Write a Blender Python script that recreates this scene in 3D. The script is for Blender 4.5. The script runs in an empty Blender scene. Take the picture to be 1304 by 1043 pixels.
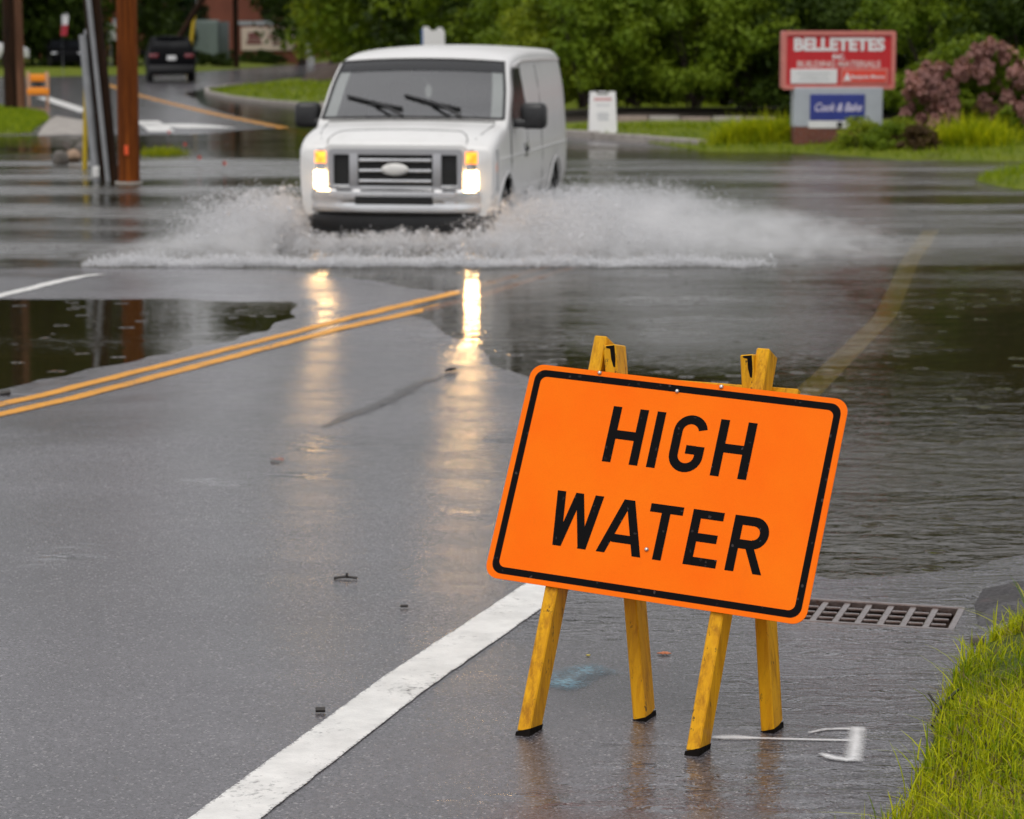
import bpy, bmesh, math, random
import numpy as np
from mathutils import Vector, Matrix
from mathutils.geometry import delaunay_2d_cdt

R = math.radians
sc = bpy.context.scene
col = sc.collection
rng = np.random.default_rng(11)
random.seed(5)

# ------------------------------------------------------------------ camera
F, CX, CY, CAMH, YH = 3300.0, 652.0, 521.5, 2.0, 44.0     # focal length in photo pixels, eye height over the water
PITCH = math.atan((CY - YH) / F)
cam_d = bpy.data.cameras.new('camera')
cam = bpy.data.objects.new('camera', cam_d)
col.objects.link(cam)
cam.location = (0, 0, CAMH)
cam.rotation_euler = (math.pi / 2 - PITCH, 0, 0)
cam_d.sensor_width = 36.0
cam_d.lens = 36.0 * F / 1304.0
cam_d.clip_end = 3000
cam_d.dof.use_dof = True
cam_d.dof.focus_distance = 7.15
cam_d.dof.aperture_fstop = 5.7
cam_d.dof.aperture_blades = 9
sc.camera = cam

# ------------------------------------------------------------------ sky, sun, exposure
SUN_EL, SUN_AZ = R(62), R(200)
w = bpy.data.worlds.new('World')
sc.world = w
w.use_nodes = True
wn, wl = w.node_tree.nodes, w.node_tree.links
bg = wn['Background']
sky = wn.new('ShaderNodeTexSky')
sky.sky_type = 'NISHITA'
sky.sun_disc = False
sky.sun_elevation = SUN_EL
sky.sun_rotation = SUN_AZ
sky.air_density, sky.dust_density, sky.ozone_density = 1.0, 3.0, 1.0
hs = wn.new('ShaderNodeHueSaturation')                     # overcast: the clouds take the blue out of the sky
hs.inputs['Saturation'].default_value = 0.10
tc = wn.new('ShaderNodeTexCoord')
cn = wn.new('ShaderNodeTexNoise'); cn.inputs['Scale'].default_value = 2.2; cn.inputs['Detail'].default_value = 5
cm = wn.new('ShaderNodeMapRange'); cm.inputs[1].default_value = .3; cm.inputs[2].default_value = .7; cm.inputs[3].default_value = .8; cm.inputs[4].default_value = 1.15
mx = wn.new('ShaderNodeMix'); mx.data_type = 'RGBA'; mx.blend_type = 'MULTIPLY'; mx.inputs[0].default_value = 1
wl.new(sky.outputs[0], hs.inputs['Color'])
wl.new(tc.outputs['Generated'], cn.inputs['Vector'])
wl.new(cn.outputs['Fac'], cm.inputs[0])
ov = wn.new('ShaderNodeMix'); ov.data_type = 'RGBA'; ov.inputs[0].default_value = .70      # the cloud sheet over the sky
ov.inputs[7].default_value = (6.2, 6.2, 6.45, 1)
wl.new(hs.outputs[0], ov.inputs[6])
wl.new(ov.outputs[2], mx.inputs[6]); wl.new(cm.outputs[0], mx.inputs[7])
wl.new(mx.outputs[2], bg.inputs['Color'])
bg.inputs['Strength'].default_value = 0.112
sd = bpy.data.lights.new('sun', 'SUN')
sun = bpy.data.objects.new('sun', sd)
col.objects.link(sun)
sd.energy = 0.9
sd.angle = R(35)
sd.color = (1.0, 0.96, 0.90)
_d = Vector((math.sin(SUN_AZ) * math.cos(SUN_EL), math.cos(SUN_AZ) * math.cos(SUN_EL), math.sin(SUN_EL)))
sun.rotation_euler = (-_d).to_track_quat('-Z', 'Y').to_euler()
sc.view_settings.view_transform = 'Standard'
sc.view_settings.look = 'None'
sc.view_settings.exposure = 0.38
sc.view_settings.gamma = 1.0
sc.view_settings.use_curve_mapping = False
sc.render.engine = 'CYCLES'
sc.cycles.use_denoising = True
try:
    sc.cycles.denoiser = 'OPENIMAGEDENOISE'
except Exception:
    pass
sc.cycles.max_bounces = 8
sc.cycles.diffuse_bounces = 4
sc.cycles.glossy_bounces = 4
sc.cycles.transmission_bounces = 4
sc.cycles.transparent_max_bounces = 16
sc.cycles.volume_bounces = 4
sc.cycles.sample_clamp_indirect = 8
sc.cycles.caustics_reflective = False
sc.cycles.caustics_refractive = False

# ------------------------------------------------------------------ helpers: objects
def tag(o, label=None, cat=None, group=None, kind=None):
    if label: o['label'] = label
    if cat: o['category'] = cat
    if group: o['group'] = group
    if kind: o['kind'] = kind
    return o

def empty(name, loc=(0, 0, 0), rz=0.0, label=None, cat=None, group=None):
    o = bpy.data.objects.new(name, None)
    col.objects.link(o)
    o.location = loc
    o.rotation_euler = (0, 0, rz)
    o.empty_display_size = .2
    return tag(o, label, cat, group)

def link(name, me, mat=None, parent=None, smooth=None):
    o = bpy.data.objects.new(name, me)
    col.objects.link(o)
    if mat is not None:
        me.materials.clear(); me.materials.append(mat)
    if parent is not None:
        o.parent = parent
    if smooth is not None:
        me.shade_smooth()
        if smooth < 180:
            me.set_sharp_from_angle(angle=R(smooth))
    return o

def copy_tree(o, parent=None):
    c = o.copy()
    col.objects.link(c)
    c.parent = parent
    for ch in list(o.children):
        copy_tree(ch, c)
    return c

class MB:
    """collects shapes, then builds one mesh object"""
    def __init__(self):
        self.v, self.f = [], []
    def add(self, vs, fs):
        n = len(self.v)
        self.v += [tuple(map(float, p)) for p in vs]
        self.f += [tuple(n + i for i in f) for f in fs]
        return self
    def box(self, c, s, M=None, bev=0.0):
        hx, hy, hz = s[0] / 2, s[1] / 2, s[2] / 2
        if bev <= 0:
            vs = [(x, y, z) for x in (-hx, hx) for y in (-hy, hy) for z in (-hz, hz)]
            fs = [(0, 1, 3, 2), (4, 6, 7, 5), (0, 4, 5, 1), (2, 3, 7, 6), (0, 2, 6, 4), (1, 5, 7, 3)]
        else:
            bm = bmesh.new()
            bmesh.ops.create_cube(bm, size=1)
            for v in bm.verts:
                v.co = (v.co.x * s[0], v.co.y * s[1], v.co.z * s[2])
            bmesh.ops.bevel(bm, geom=list(bm.edges), offset=bev, segments=2, profile=.5, affect='EDGES')
            bm.verts.index_update()
            vs = [v.co.copy() for v in bm.verts]
            fs = [tuple(v.index for v in f.verts) for f in bm.faces]
            bm.free()
        M = M or Matrix.Identity(4)
        c = Vector(c)
        return self.add([M @ (Vector(p)) + c for p in vs] if M else vs, fs)
    def prism(self, poly, z0, z1, M=None):
        """poly: list of (x, y); extruded along z, then M"""
        n = len(poly)
        vs = [Vector((x, y, z0)) for x, y in poly] + [Vector((x, y, z1)) for x, y in poly]
        fs = [tuple(reversed(range(n))), tuple(range(n, 2 * n))]
        fs += [(i, (i + 1) % n, n + (i + 1) % n, n + i) for i in range(n)]
        if M is not None: vs = [M @ p for p in vs]
        return self.add(vs, fs)
    def tube(self, pts, r, n=10, cap=True):
        pts = [Vector(p) for p in pts]
        rs = r if isinstance(r, (list, tuple)) else [r] * len(pts)
        rings = []
        up = Vector((0, 0, 1))
        for i, p in enumerate(pts):
            t = (pts[min(i + 1, len(pts) - 1)] - pts[max(i - 1, 0)]).normalized()
            a = t.cross(up)
            if a.length < 1e-3: a = t.cross(Vector((1, 0, 0)))
            a.normalize(); b = t.cross(a).normalized()
            rings.append([p + (a * math.cos(k * 2 * math.pi / n) + b * math.sin(k * 2 * math.pi / n)) * rs[i] for k in range(n)])
        vs = [q for rg in rings for q in rg]
        fs = []
        for i in range(len(pts) - 1):
            for k in range(n):
                fs.append((i * n + k, i * n + (k + 1) % n, (i + 1) * n + (k + 1) % n, (i + 1) * n + k))
        if cap:
            fs.append(tuple(range(n))[::-1]); fs.append(tuple((len(pts) - 1) * n + k for k in range(n)))
        return self.add(vs, fs)
    def lathe(self, prof, axis='Y', c=(0, 0, 0), n=28):
        """prof: list of (radius, along); revolved about an axis"""
        vs, fs = [], []
        for r, a in prof:
            for k in range(n):
                x, y = r * math.cos(2 * math.pi * k / n), r * math.sin(2 * math.pi * k / n)
                vs.append({'Y': (x, a, y), 'Z': (x, y, a), 'X': (a, x, y)}[axis])
        for i in range(len(prof) - 1):
            for k in range(n):
                fs.append((i * n + k, i * n + (k + 1) % n, (i + 1) * n + (k + 1) % n, (i + 1) * n + k))
        c = Vector(c)
        return self.add([Vector(v) + c for v in vs], fs)
    def mesh(self, name):
        me = bpy.data.meshes.new(name)
        me.from_pydata(self.v, [], self.f)
        bm = bmesh.new(); bm.from_mesh(me)
        bmesh.ops.recalc_face_normals(bm, faces=bm.faces)
        bm.to_mesh(me); bm.free()
        return me
    def build(self, name, mat=None, parent=None, smooth=None):
        return link(name, self.mesh(name), mat, parent, smooth)

def np_mesh(name, V, Q, attrs=None):
    """mesh straight from arrays; Q is (n, k) faces; attrs: {name: (domain, array)} floats or colours"""
    V = np.asarray(V, np.float32); Q = np.asarray(Q, np.int32)
    me = bpy.data.meshes.new(name)
    me.vertices.add(len(V)); me.vertices.foreach_set('co', V.ravel())
    n, k = Q.shape
    me.loops.add(n * k); me.loops.foreach_set('vertex_index', Q.ravel())
    me.polygons.add(n)
    me.polygons.foreach_set('loop_start', np.arange(0, n * k, k, dtype=np.int32))
    me.update(calc_edges=True)
    for an, (dom, arr) in (attrs or {}).items():
        a = me.attributes.new(an, 'FLOAT', dom)
        a.data.foreach_set('value', np.asarray(arr, np.float32).ravel())
    return me

def text_mesh(s, size, M, depth=.002, bold=0.0, sx=1.0, space=1.0, shear=0.0, align='CENTER'):
    cu = bpy.data.curves.new('text', 'FONT')
    cu.body = s; cu.size = size; cu.extrude = depth; cu.offset = bold
    cu.align_x = align; cu.align_y = 'CENTER'; cu.space_character = space; cu.shear = shear
    cu.resolution_u = 3
    ob = bpy.data.objects.new('text', cu)
    col.objects.link(ob)
    dg = bpy.context.evaluated_depsgraph_get(); dg.update()
    me = bpy.data.meshes.new_from_object(ob.evaluated_get(dg))
    bpy.data.objects.remove(ob); bpy.data.curves.remove(cu)
    me.transform(M @ Matrix.Diagonal((sx, 1, 1, 1)))
    return me

# ------------------------------------------------------------------ helpers: materials
def new_mat(name):
    m = bpy.data.materials.new(name); m.use_nodes = True
    n, l = m.node_tree.nodes, m.node_tree.links
    return m, n, l, n['Principled BSDF']

def simple(name, c, rough=.5, metal=0.0, var=.12, scale=6.0, bump=0.0, bscale=60.0, coat=0.0, dirt=None, dirt_amt=.0, spec=.5):
    """plain paint, plastic, metal: colour with slight unevenness, optional dirt and fine relief"""
    m, n, l, b = new_mat(name)
    t = n.new('ShaderNodeTexCoord')
    nz = n.new('ShaderNodeTexNoise'); nz.inputs['Scale'].default_value = scale; nz.inputs['Detail'].default_value = 6
    l.new(t.outputs['Object'], nz.inputs['Vector'])
    mr = n.new('ShaderNodeMapRange'); mr.inputs[1].default_value = .25; mr.inputs[2].default_value = .75
    mr.inputs[3].default_value = 1 - var; mr.inputs[4].default_value = 1 + var
    l.new(nz.outputs['Fac'], mr.inputs[0])
    mx = n.new('ShaderNodeMix'); mx.data_type = 'RGBA'; mx.blend_type = 'MULTIPLY'; mx.inputs[0].default_value = 1
    mx.inputs[6].default_value = (*c, 1); l.new(mr.outputs[0], mx.inputs[7])
    out = mx.outputs[2]
    if dirt:
        nd = n.new('ShaderNodeTexNoise'); nd.inputs['Scale'].default_value = scale * 2.7; nd.inputs['Detail'].default_value = 8; nd.inputs['Roughness'].default_value = .7
        l.new(t.outputs['Object'], nd.inputs['Vector'])
        rp = n.new('ShaderNodeMapRange'); rp.inputs[1].default_value = .50; rp.inputs[2].default_value = .72; rp.inputs[3].default_value = 0; rp.inputs[4].default_value = dirt_amt
        l.new(nd.outputs['Fac'], rp.inputs[0])
        m2 = n.new('ShaderNodeMix'); m2.data_type = 'RGBA'
        l.new(rp.outputs[0], m2.inputs[0]); l.new(out, m2.inputs[6]); m2.inputs[7].default_value = (*dirt, 1)
        out = m2.outputs[2]
    l.new(out, b.inputs['Base Color'])
    b.inputs['Roughness'].default_value = rough; b.inputs['Metallic'].default_value = metal
    b.inputs['Coat Weight'].default_value = coat; b.inputs['Coat Roughness'].default_value = .05
    b.inputs['Specular IOR Level'].default_value = spec
    if bump:
        nb = n.new('ShaderNodeTexNoise'); nb.inputs['Scale'].default_value = bscale; nb.inputs['Detail'].default_value = 4
        l.new(t.outputs['Object'], nb.inputs['Vector'])
        bp = n.new('ShaderNodeBump'); bp.inputs['Strength'].default_value = bump; bp.inputs['Distance'].default_value = .01
        l.new(nb.outputs['Fac'], bp.inputs['Height']); l.new(bp.outputs[0], b.inputs['Normal'])
    return m

def mul(n, l, a, bv, op='MULTIPLY'):
    x = n.new('ShaderNodeMath'); x.operation = op
    for i, q in enumerate((a, bv)):
        if isinstance(q, (int, float)): x.inputs[i].default_value = q
        else: l.new(q, x.inputs[i])
    return x.outputs[0]

def rng_map(n, l, a, i0, i1, o0, o1):
    x = n.new('ShaderNodeMapRange')
    x.inputs[1].default_value, x.inputs[2].default_value, x.inputs[3].default_value, x.inputs[4].default_value = i0, i1, o0, o1
    l.new(a, x.inputs[0]); return x.outputs[0]

def noise(n, l, vec, scale, detail=4, rough=.5, dist=0.0):
    x = n.new('ShaderNodeTexNoise')
    x.inputs['Scale'].default_value, x.inputs['Detail'].default_value, x.inputs['Roughness'].default_value, x.inputs['Distortion'].default_value = scale, detail, rough, dist
    l.new(vec, x.inputs['Vector']); return x.outputs['Fac']

def mapping(n, l, vec, scale=(1, 1, 1), rot=(0, 0, 0)):
    x = n.new('ShaderNodeMapping'); x.inputs['Scale'].default_value = scale; x.inputs['Rotation'].default_value = rot
    l.new(vec, x.inputs['Vector']); return x.outputs[0]

def mixc(n, l, fac, a, b, blend='MIX'):
    x = n.new('ShaderNodeMix'); x.data_type = 'RGBA'; x.blend_type = blend
    for i, q in ((0, fac), (6, a), (7, b)):
        if isinstance(q, (int, float)): x.inputs[i].default_value = q
        elif isinstance(q, tuple): x.inputs[i].default_value = (*q, 1)
        else: l.new(q, x.inputs[i])
    return x.outputs[2]

def mixf(n, l, fac, a, b):
    x = n.new('ShaderNodeMix')
    for i, q in ((0, fac), (2, a), (3, b)):
        if isinstance(q, (int, float)): x.inputs[i].default_value = q
        else: l.new(q, x.inputs[i])
    return x.outputs[0]

def attr(n, name):
    x = n.new('ShaderNodeAttribute'); x.attribute_name = name; return x.outputs['Fac']

# ------------------------------------------------------------------ the lie of the land
PITC, PITS = math.cos(PITCH), math.sin(PITCH)
def ray(px, py):
    a, b = (px - CX) / F, (py - CY) / F
    return Vector((a, PITC - b * PITS, -PITS - b * PITC))
def on_plane(px, py, z=0.0):
    d = ray(px, py); t = (z - CAMH) / d.z
    return d.x * t, d.y * t
def at_depth(px, py, Y):
    d = ray(px, py); t = Y / d.y
    return Vector((d.x * t, Y, CAMH + d.z * t))

FLOOD = [(-45, 22.2), (-12, 22.1), (-3.9, 22.5), (-2.4, 22.3), (-1.2, 21.2), (-.50, 20.2), (-.80, 18.6), (-.36, 16.8), (.04, 14.9), (.55, 12.4), (1.0, 9.95), (1.22, 9.42),
         (1.62, 9.48), (2.1, 9.9), (2.8, 12), (3.9, 16), (5.3, 24), (6.9, 31), (6.15, 34.5), (6.5, 37), (8.8, 39), (8.3, 41.8), (5.9, 41.5), (4.6, 45), (3.1, 45.5),
         (1.27, 47.6), (-1.5, 49), (-3.0, 51), (-3.6, 58), (-5.4, 72), (-7.6, 82), (-9.8, 97), (-11.6, 100), (-11.2, 90), (-9.4, 78), (-6.9, 65), (-5.0, 56.5), (-6.2, 53), (-8.8, 51.6), (-12, 52.5), (-45, 52)]
POND = [(-9, 13.2), (-4.5, 13.8), (-2.86, 14.5), (-2.5, 15.5), (-2.13, 16.7), (-1.75, 17.6), (-1.45, 18.5), (-1.62, 19.55), (-3.9, 19.72), (-9, 19.9)]

def sdist(X, Y, poly):
    """signed distance to a polygon, positive inside"""
    X, Y = np.asarray(X, float), np.asarray(Y, float)
    d = np.full(X.shape, 1e9); ins = np.zeros(X.shape, bool)
    n = len(poly)
    for i in range(n):
        ax, ay = poly[i]; bx, by = poly[(i + 1) % n]
        ex, ey = bx - ax, by - ay
        t = np.clip(((X - ax) * ex + (Y - ay) * ey) / (ex * ex + ey * ey), 0, 1)
        d = np.minimum(d, np.hypot(X - ax - t * ex, Y - ay - t * ey))
        c = ((ay > Y) != (by > Y)) & (X < (bx - ax) * (Y - ay) / (by - ay + 1e-12) + ax)
        ins ^= c
    return np.where(ins, d, -d)

def wob(X, Y):
    return .10 * np.sin(2.1 * X + .7 * Y) + .06 * np.sin(5.3 * X - 3.1 * Y + 1) + .04 * np.sin(9 * X + 7 * Y)

def ground_z(X, Y):
    X, Y = np.asarray(X, float), np.asarray(Y, float)
    a = sdist(X, Y, FLOOD); b = sdist(X, Y, POND)
    s = np.maximum(a, b) + wob(X, Y) * np.clip(np.abs(Y) / 20, .3, 1.2)
    z = np.where(s > 0, -np.minimum(s * np.where(a > b, .035, .012), np.where(a > b, .20, .02)), np.minimum(-s * .03, .072))
    return z
def gz(x, y):
    return float(ground_z(np.array([x]), np.array([y]))[0])
def ground_pt(px, py):
    z = 0.0
    for _ in range(6):
        x, y = on_plane(px, py, z); z = gz(x, y)
    return x, y, z

# ------------------------------------------------------------------ materials: asphalt, water, paint, soil, grass
def asphalt_mat():
    m, n, l, b = new_mat('wet_asphalt')
    P = n.new('ShaderNodeTexCoord').outputs['Object']
    # stones in the mix
    vo = n.new('ShaderNodeTexVoronoi'); vo.inputs['Scale'].default_value = 170; l.new(P, vo.inputs['Vector'])
    sep = n.new('ShaderNodeSeparateColor'); l.new(vo.outputs['Color'], sep.inputs[0])
    grain = rng_map(n, l, sep.outputs[0], 0, 1, .35, 1.7)
    light = rng_map(n, l, sep.outputs[1], .93, .985, 0, .8)
    big = noise(n, l, P, .35, 6, .6)
    tone = rng_map(n, l, big, .3, .7, .62, 1.32)
    c0 = mixc(n, l, 1.0, (.072, .067, .075), mul(n, l, grain, tone), 'MULTIPLY')
    c1 = mixc(n, l, light, c0, (.30, .28, .28))
    l.new(c1, b.inputs['Base Color'])
    b.inputs['Roughness'].default_value = .75
    b.inputs['Specular IOR Level'].default_value = .25
    # the film of water: thin everywhere, pooled where the surface dips or where it runs
    film = attr(n, 'film')
    pm = noise(n, l, mapping(n, l, P, (.55, 1.0, 1), (0, 0, R(-18))), .9, 5, .62, .4)
    pm2 = noise(n, l, mapping(n, l, P, (1.0, 3.2, 1), (0, 0, R(8))), 2.4, 4, .6)
    pool = rng_map(n, l, mul(n, l, mul(n, l, mul(n, l, pm, pm2, 'ADD'), film, 'ADD'), 1.0), 1.22, 1.38, 0, 1)
    thin = rng_map(n, l, noise(n, l, mapping(n, l, P, (.7, 1.6, 1), (0, 0, R(-18))), 1.4, 5, .65), .35, .65, .11, .27)
    cr = mixf(n, l, pool, thin, .04)
    b.inputs['Coat Weight'].default_value = 1.0
    b.inputs['Coat IOR'].default_value = 1.5
    l.new(cr, b.inputs['Coat Roughness'])
    # relief: grain where the film is thin, running ripples where it is thick
    g1 = noise(n, l, P, 150, 3, .6)
    bp = n.new('ShaderNodeBump'); bp.inputs['Distance'].default_value = .006
    l.new(rng_map(n, l, pool, 0, 1, .20, .02), bp.inputs['Strength']); l.new(g1, bp.inputs['Height'])
    rp = noise(n, l, mapping(n, l, P, (5, 13, 5), (0, 0, R(7))), 1.0, 4, .6, 1.1)
    b2 = n.new('ShaderNodeBump'); b2.inputs['Distance'].default_value = .02
    l.new(mul(n, l, mul(n, l, pool, attr(n, 'flow')), .55), b2.inputs['Strength']); l.new(rp, b2.inputs['Height']); l.new(bp.outputs[0], b2.inputs['Normal'])
    l.new(b2.outputs[0], b.inputs['Coat Normal'])
    b3 = n.new('ShaderNodeBump'); b3.inputs['Distance'].default_value = .004; b3.inputs['Strength'].default_value = .6
    l.new(vo.outputs['Distance'], b3.inputs['Height']); l.new(b3.outputs[0], b.inputs['Normal'])
    return m

def water_mat():
    m, n, l, b = new_mat('flood_water'); n.remove(b)
    out = n['Material Output']
    P = n.new('ShaderNodeTexCoord').outputs['Object']
    rip = mul(n, l, attr(n, 'ripple'), rng_map(n, l, noise(n, l, mapping(n, l, P, (.16, .55, 1)), 1.0, 4, .6), .34, .62, .15, 1.15))
    h1 = noise(n, l, mapping(n, l, P, (1.6, 3.4, 1), (0, 0, R(6))), 1.0, 4, .6, .3)
    h2 = noise(n, l, mapping(n, l, P, (7, 12, 1), (0, 0, R(-8))), 1.0, 3, .6, .4)
    vo = n.new('ShaderNodeTexVoronoi'); vo.inputs['Scale'].default_value = 3.4; l.new(P, vo.inputs['Vector'])   # rings where raindrops fall
    dr = rng_map(n, l, vo.outputs['Distance'], .0, .20, 1, 0)
    sn = n.new('ShaderNodeMath'); sn.operation = 'SINE'; l.new(mul(n, l, vo.outputs['Distance'], 46), sn.inputs[0])
    drop = mul(n, l, dr, sn.outputs[0])
    hh = mul(n, l, h1, mul(n, l, h2, .45), 'ADD')
    bp = n.new('ShaderNodeBump'); bp.inputs['Distance'].default_value = .05
    l.new(rip, bp.inputs['Strength']); l.new(hh, bp.inputs['Height'])
    b0 = n.new('ShaderNodeBump'); b0.inputs['Distance'].default_value = .022; b0.inputs['Strength'].default_value = .55
    l.new(drop, b0.inputs['Height']); l.new(b0.outputs[0], bp.inputs['Normal'])
    fr = n.new('ShaderNodeFresnel'); fr.inputs['IOR'].default_value = 1.333; l.new(bp.outputs[0], fr.inputs['Normal'])
    gl = n.new('ShaderNodeBsdfGlossy'); l.new(bp.outputs[0], gl.inputs['Normal'])
    l.new(rng_map(n, l, rip, 0, 1.2, .03, .34), gl.inputs['Roughness'])
    tr = n.new('ShaderNodeBsdfTransparent'); tr.inputs['Color'].default_value = (.66, .56, .25, 1)
    df = n.new('ShaderNodeBsdfDiffuse'); df.inputs['Color'].default_value = (.060, .058, .040, 1)
    mb = n.new('ShaderNodeMixShader'); l.new(attr(n, 'murk'), mb.inputs[0]); l.new(tr.outputs[0], mb.inputs[1]); l.new(df.outputs[0], mb.inputs[2])
    ms = n.new('ShaderNodeMixShader'); l.new(fr.outputs[0], ms.inputs[0]); l.new(mb.outputs[0], ms.inputs[1]); l.new(gl.outputs[0], ms.inputs[2])
    l.new(ms.outputs[0], out.inputs['Surface'])
    return m

def paint_mat(name, c, wear=.35, scale=1.0, edge=(.93, 1.08), ragged=.22, spec=.5, amax=1.0):
    """road paint: worn through to the asphalt here and there, ragged or sprayed edges, wet on top"""
    m, n, l, b = new_mat(name)
    P = n.new('ShaderNodeTexCoord').outputs['Object']
    w1 = noise(n, l, P, 38 * scale, 6, .75); w2 = noise(n, l, P, 3 * scale, 4, .6)
    wr = rng_map(n, l, mul(n, l, w1, mul(n, l, w2, .6), 'ADD'), .98 - wear * .3, 1.12 - wear * .3, 0, .8)
    t = rng_map(n, l, noise(n, l, P, 9 * scale, 5, .6), .3, .7, .82, 1.1)
    c1 = mixc(n, l, wr, mixc(n, l, 1.0, c, t, 'MULTIPLY'), (.10, .095, .095))
    l.new(c1, b.inputs['Base Color'])
    b.inputs['Roughness'].default_value = .6
    b.inputs['Coat Weight'].default_value = spec; b.inputs['Coat Roughness'].default_value = .25; b.inputs['Coat IOR'].default_value = 1.33; b.inputs['Specular IOR Level'].default_value = .2
    bp = n.new('ShaderNodeBump'); bp.inputs['Strength'].default_value = .5; bp.inputs['Distance'].default_value = .004
    l.new(noise(n, l, P, 140, 3, .6), bp.inputs['Height']); l.new(bp.outputs[0], b.inputs['Normal']); l.new(bp.outputs[0], b.inputs['Coat Normal'])
    er = mul(n, l, attr(n, 'across'), mul(n, l, mul(n, l, noise(n, l, P, 95, 4, .7), -.5, 'ADD'), ragged * 2), 'ADD')
    l.new(rng_map(n, l, er, edge[0], edge[1], amax, 0), b.inputs['Alpha'])
    return m

def turf_mat(name, c1, c2, soil=(.05, .035, .022), rel=1.0):
    m, n, l, b = new_mat(name)
    P = n.new('ShaderNodeTexCoord').outputs['Object']
    a = noise(n, l, P, 1.3, 6, .7); d = noise(n, l, P, 26, 4, .7); e = noise(n, l, P, .5, 4, .6)
    c = mixc(n, l, rng_map(n, l, a, .3, .7, 0, 1), c1, c2)
    c = mixc(n, l, 1.0, c, rng_map(n, l, d, .25, .75, .5, 1.5), 'MULTIPLY')
    c = mixc(n, l, rng_map(n, l, e, .60, .72, 0, .7), c, soil)
    l.new(c, b.inputs['Base Color']); b.inputs['Roughness'].default_value = .8; b.inputs['Specular IOR Level'].default_value = .2
    bp = n.new('ShaderNodeBump'); bp.inputs['Strength'].default_value = .9; bp.inputs['Distance'].default_value = .04 * rel
    l.new(d, bp.inputs['Height']); l.new(bp.outputs[0], b.inputs['Normal'])
    return m

def leaf_mat(name, c1, c2, trans=.35, gloss=.35):
    """leaves and blades: each face has its own tone (attribute 'tone')"""
    m, n, l, b = new_mat(name)
    t = attr(n, 'tone')
    oi = n.new('ShaderNodeObjectInfo')
    c = mixc(n, l, t, c1, c2)
    c = mixc(n, l, 1.0, c, rng_map(n, l, oi.outputs['Random'], 0, 1, .8, 1.2), 'MULTIPLY')
    l.new(c, b.inputs['Base Color']); b.inputs['Roughness'].default_value = gloss; b.inputs['Specular IOR Level'].default_value = .12
    tl = n.new('ShaderNodeBsdfTranslucent'); l.new(mixc(n, l, 1.0, c, (1.15, 1.1, .5), 'MULTIPLY'), tl.inputs['Color'])
    ms = n.new('ShaderNodeMixShader'); ms.inputs[0].default_value = trans
    l.new(b.outputs[0], ms.inputs[1]); l.new(tl.outputs[0], ms.inputs[2]); l.new(ms.outputs[0], n['Material Output'].inputs['Surface'])
    return m

M_ASPH = asphalt_mat()
M_WATER = water_mat()
M_WHITE = paint_mat('white_road_paint', (.74, .73, .70), .27, ragged=.30)
M_YELLOW = paint_mat('yellow_road_paint', (.72, .31, .016), .36, ragged=.4, spec=.25)
M_SPRAYW = paint_mat('white_spray_paint', (.82, .82, .82), .25, 1.5, (.10, 1.0), .35, .5, .86)
M_SPRAYB = paint_mat('blue_spray_paint', (.26, .50, .62), .9, 1.5, (.05, 1.1), .5)
M_SOIL = simple('dark_soil', (.045, .032, .022), .9, var=.4, scale=9, bump=.8, bscale=40)
M_TURF = turf_mat('turf', (.10, .14, .008), (.17, .20, .014))
M_CONC = simple('kerb_concrete', (.32, .29, .26), .7, var=.2, scale=3, dirt=(.10, .085, .07), dirt_amt=.6, bump=.3)
M_BLADE = leaf_mat('grass_blades', (.11, .195, .003), (.54, .55, .014), .40, .5)
M_BLADEF = leaf_mat('lawn_blades', (.085, .15, .005), (.27, .33, .014), .35, .5)

# ------------------------------------------------------------------ ground, road, water
def grid(xs, ys, zf):
    X, Y = np.meshgrid(xs, ys)
    nx, ny = len(xs), len(ys)
    i = np.arange(nx * ny).reshape(ny, nx)
    Q = np.stack([i[:-1, :-1], i[:-1, 1:], i[1:, 1:], i[1:, :-1]], -1).reshape(-1, 4)
    Z = zf(X, Y) if callable(zf) else np.full(X.shape, zf)
    return np.stack([X, Y, Z], -1).reshape(-1, 3), Q

v_, q_ = grid(np.linspace(-900, 900, 13), np.linspace(-300, 1500, 13), -.45)
gnd = link('ground', np_mesh('ground', v_, q_), M_SOIL); tag(gnd, 'flat dark earth under and beyond the whole scene', kind='structure')

GRATE_C = ground_pt(1113, 783)[:2]; GRATE_RZ = R(-16.0); GRATE_W, GRATE_D = .585, .37
xs = np.unique(np.concatenate([np.linspace(-70, -14, 40), np.arange(-14, -6, .5), np.arange(-6, 5, .16), np.arange(5, 12, .4), np.linspace(12, 60, 30)]))
ys = np.unique(np.concatenate([np.arange(-14, 4, 1.2), np.arange(4, 24, .16), np.arange(24, 60, .45), np.arange(60, 130, 1.5), np.arange(130, 330, 8)]))
v_, q_ = grid(xs, ys, ground_z)
X_, Y_ = v_[:, 0], v_[:, 1]
film = np.full(len(v_), .0)
def blob(cx, cy, rx, ry, a, rz=0.0):
    global film
    dx, dy = X_ - cx, Y_ - cy
    u = dx * math.cos(rz) + dy * math.sin(rz); q = -dx * math.sin(rz) + dy * math.cos(rz)
    film += a * np.exp(-(u / rx) ** 2 - (q / ry) ** 2)
near_edge = np.maximum(sdist(X_, Y_, FLOOD), sdist(X_, Y_, POND))
film += .36 * np.exp(-np.clip(-near_edge, 0, 9) / .30)                      # brimming next to the flood
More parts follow.
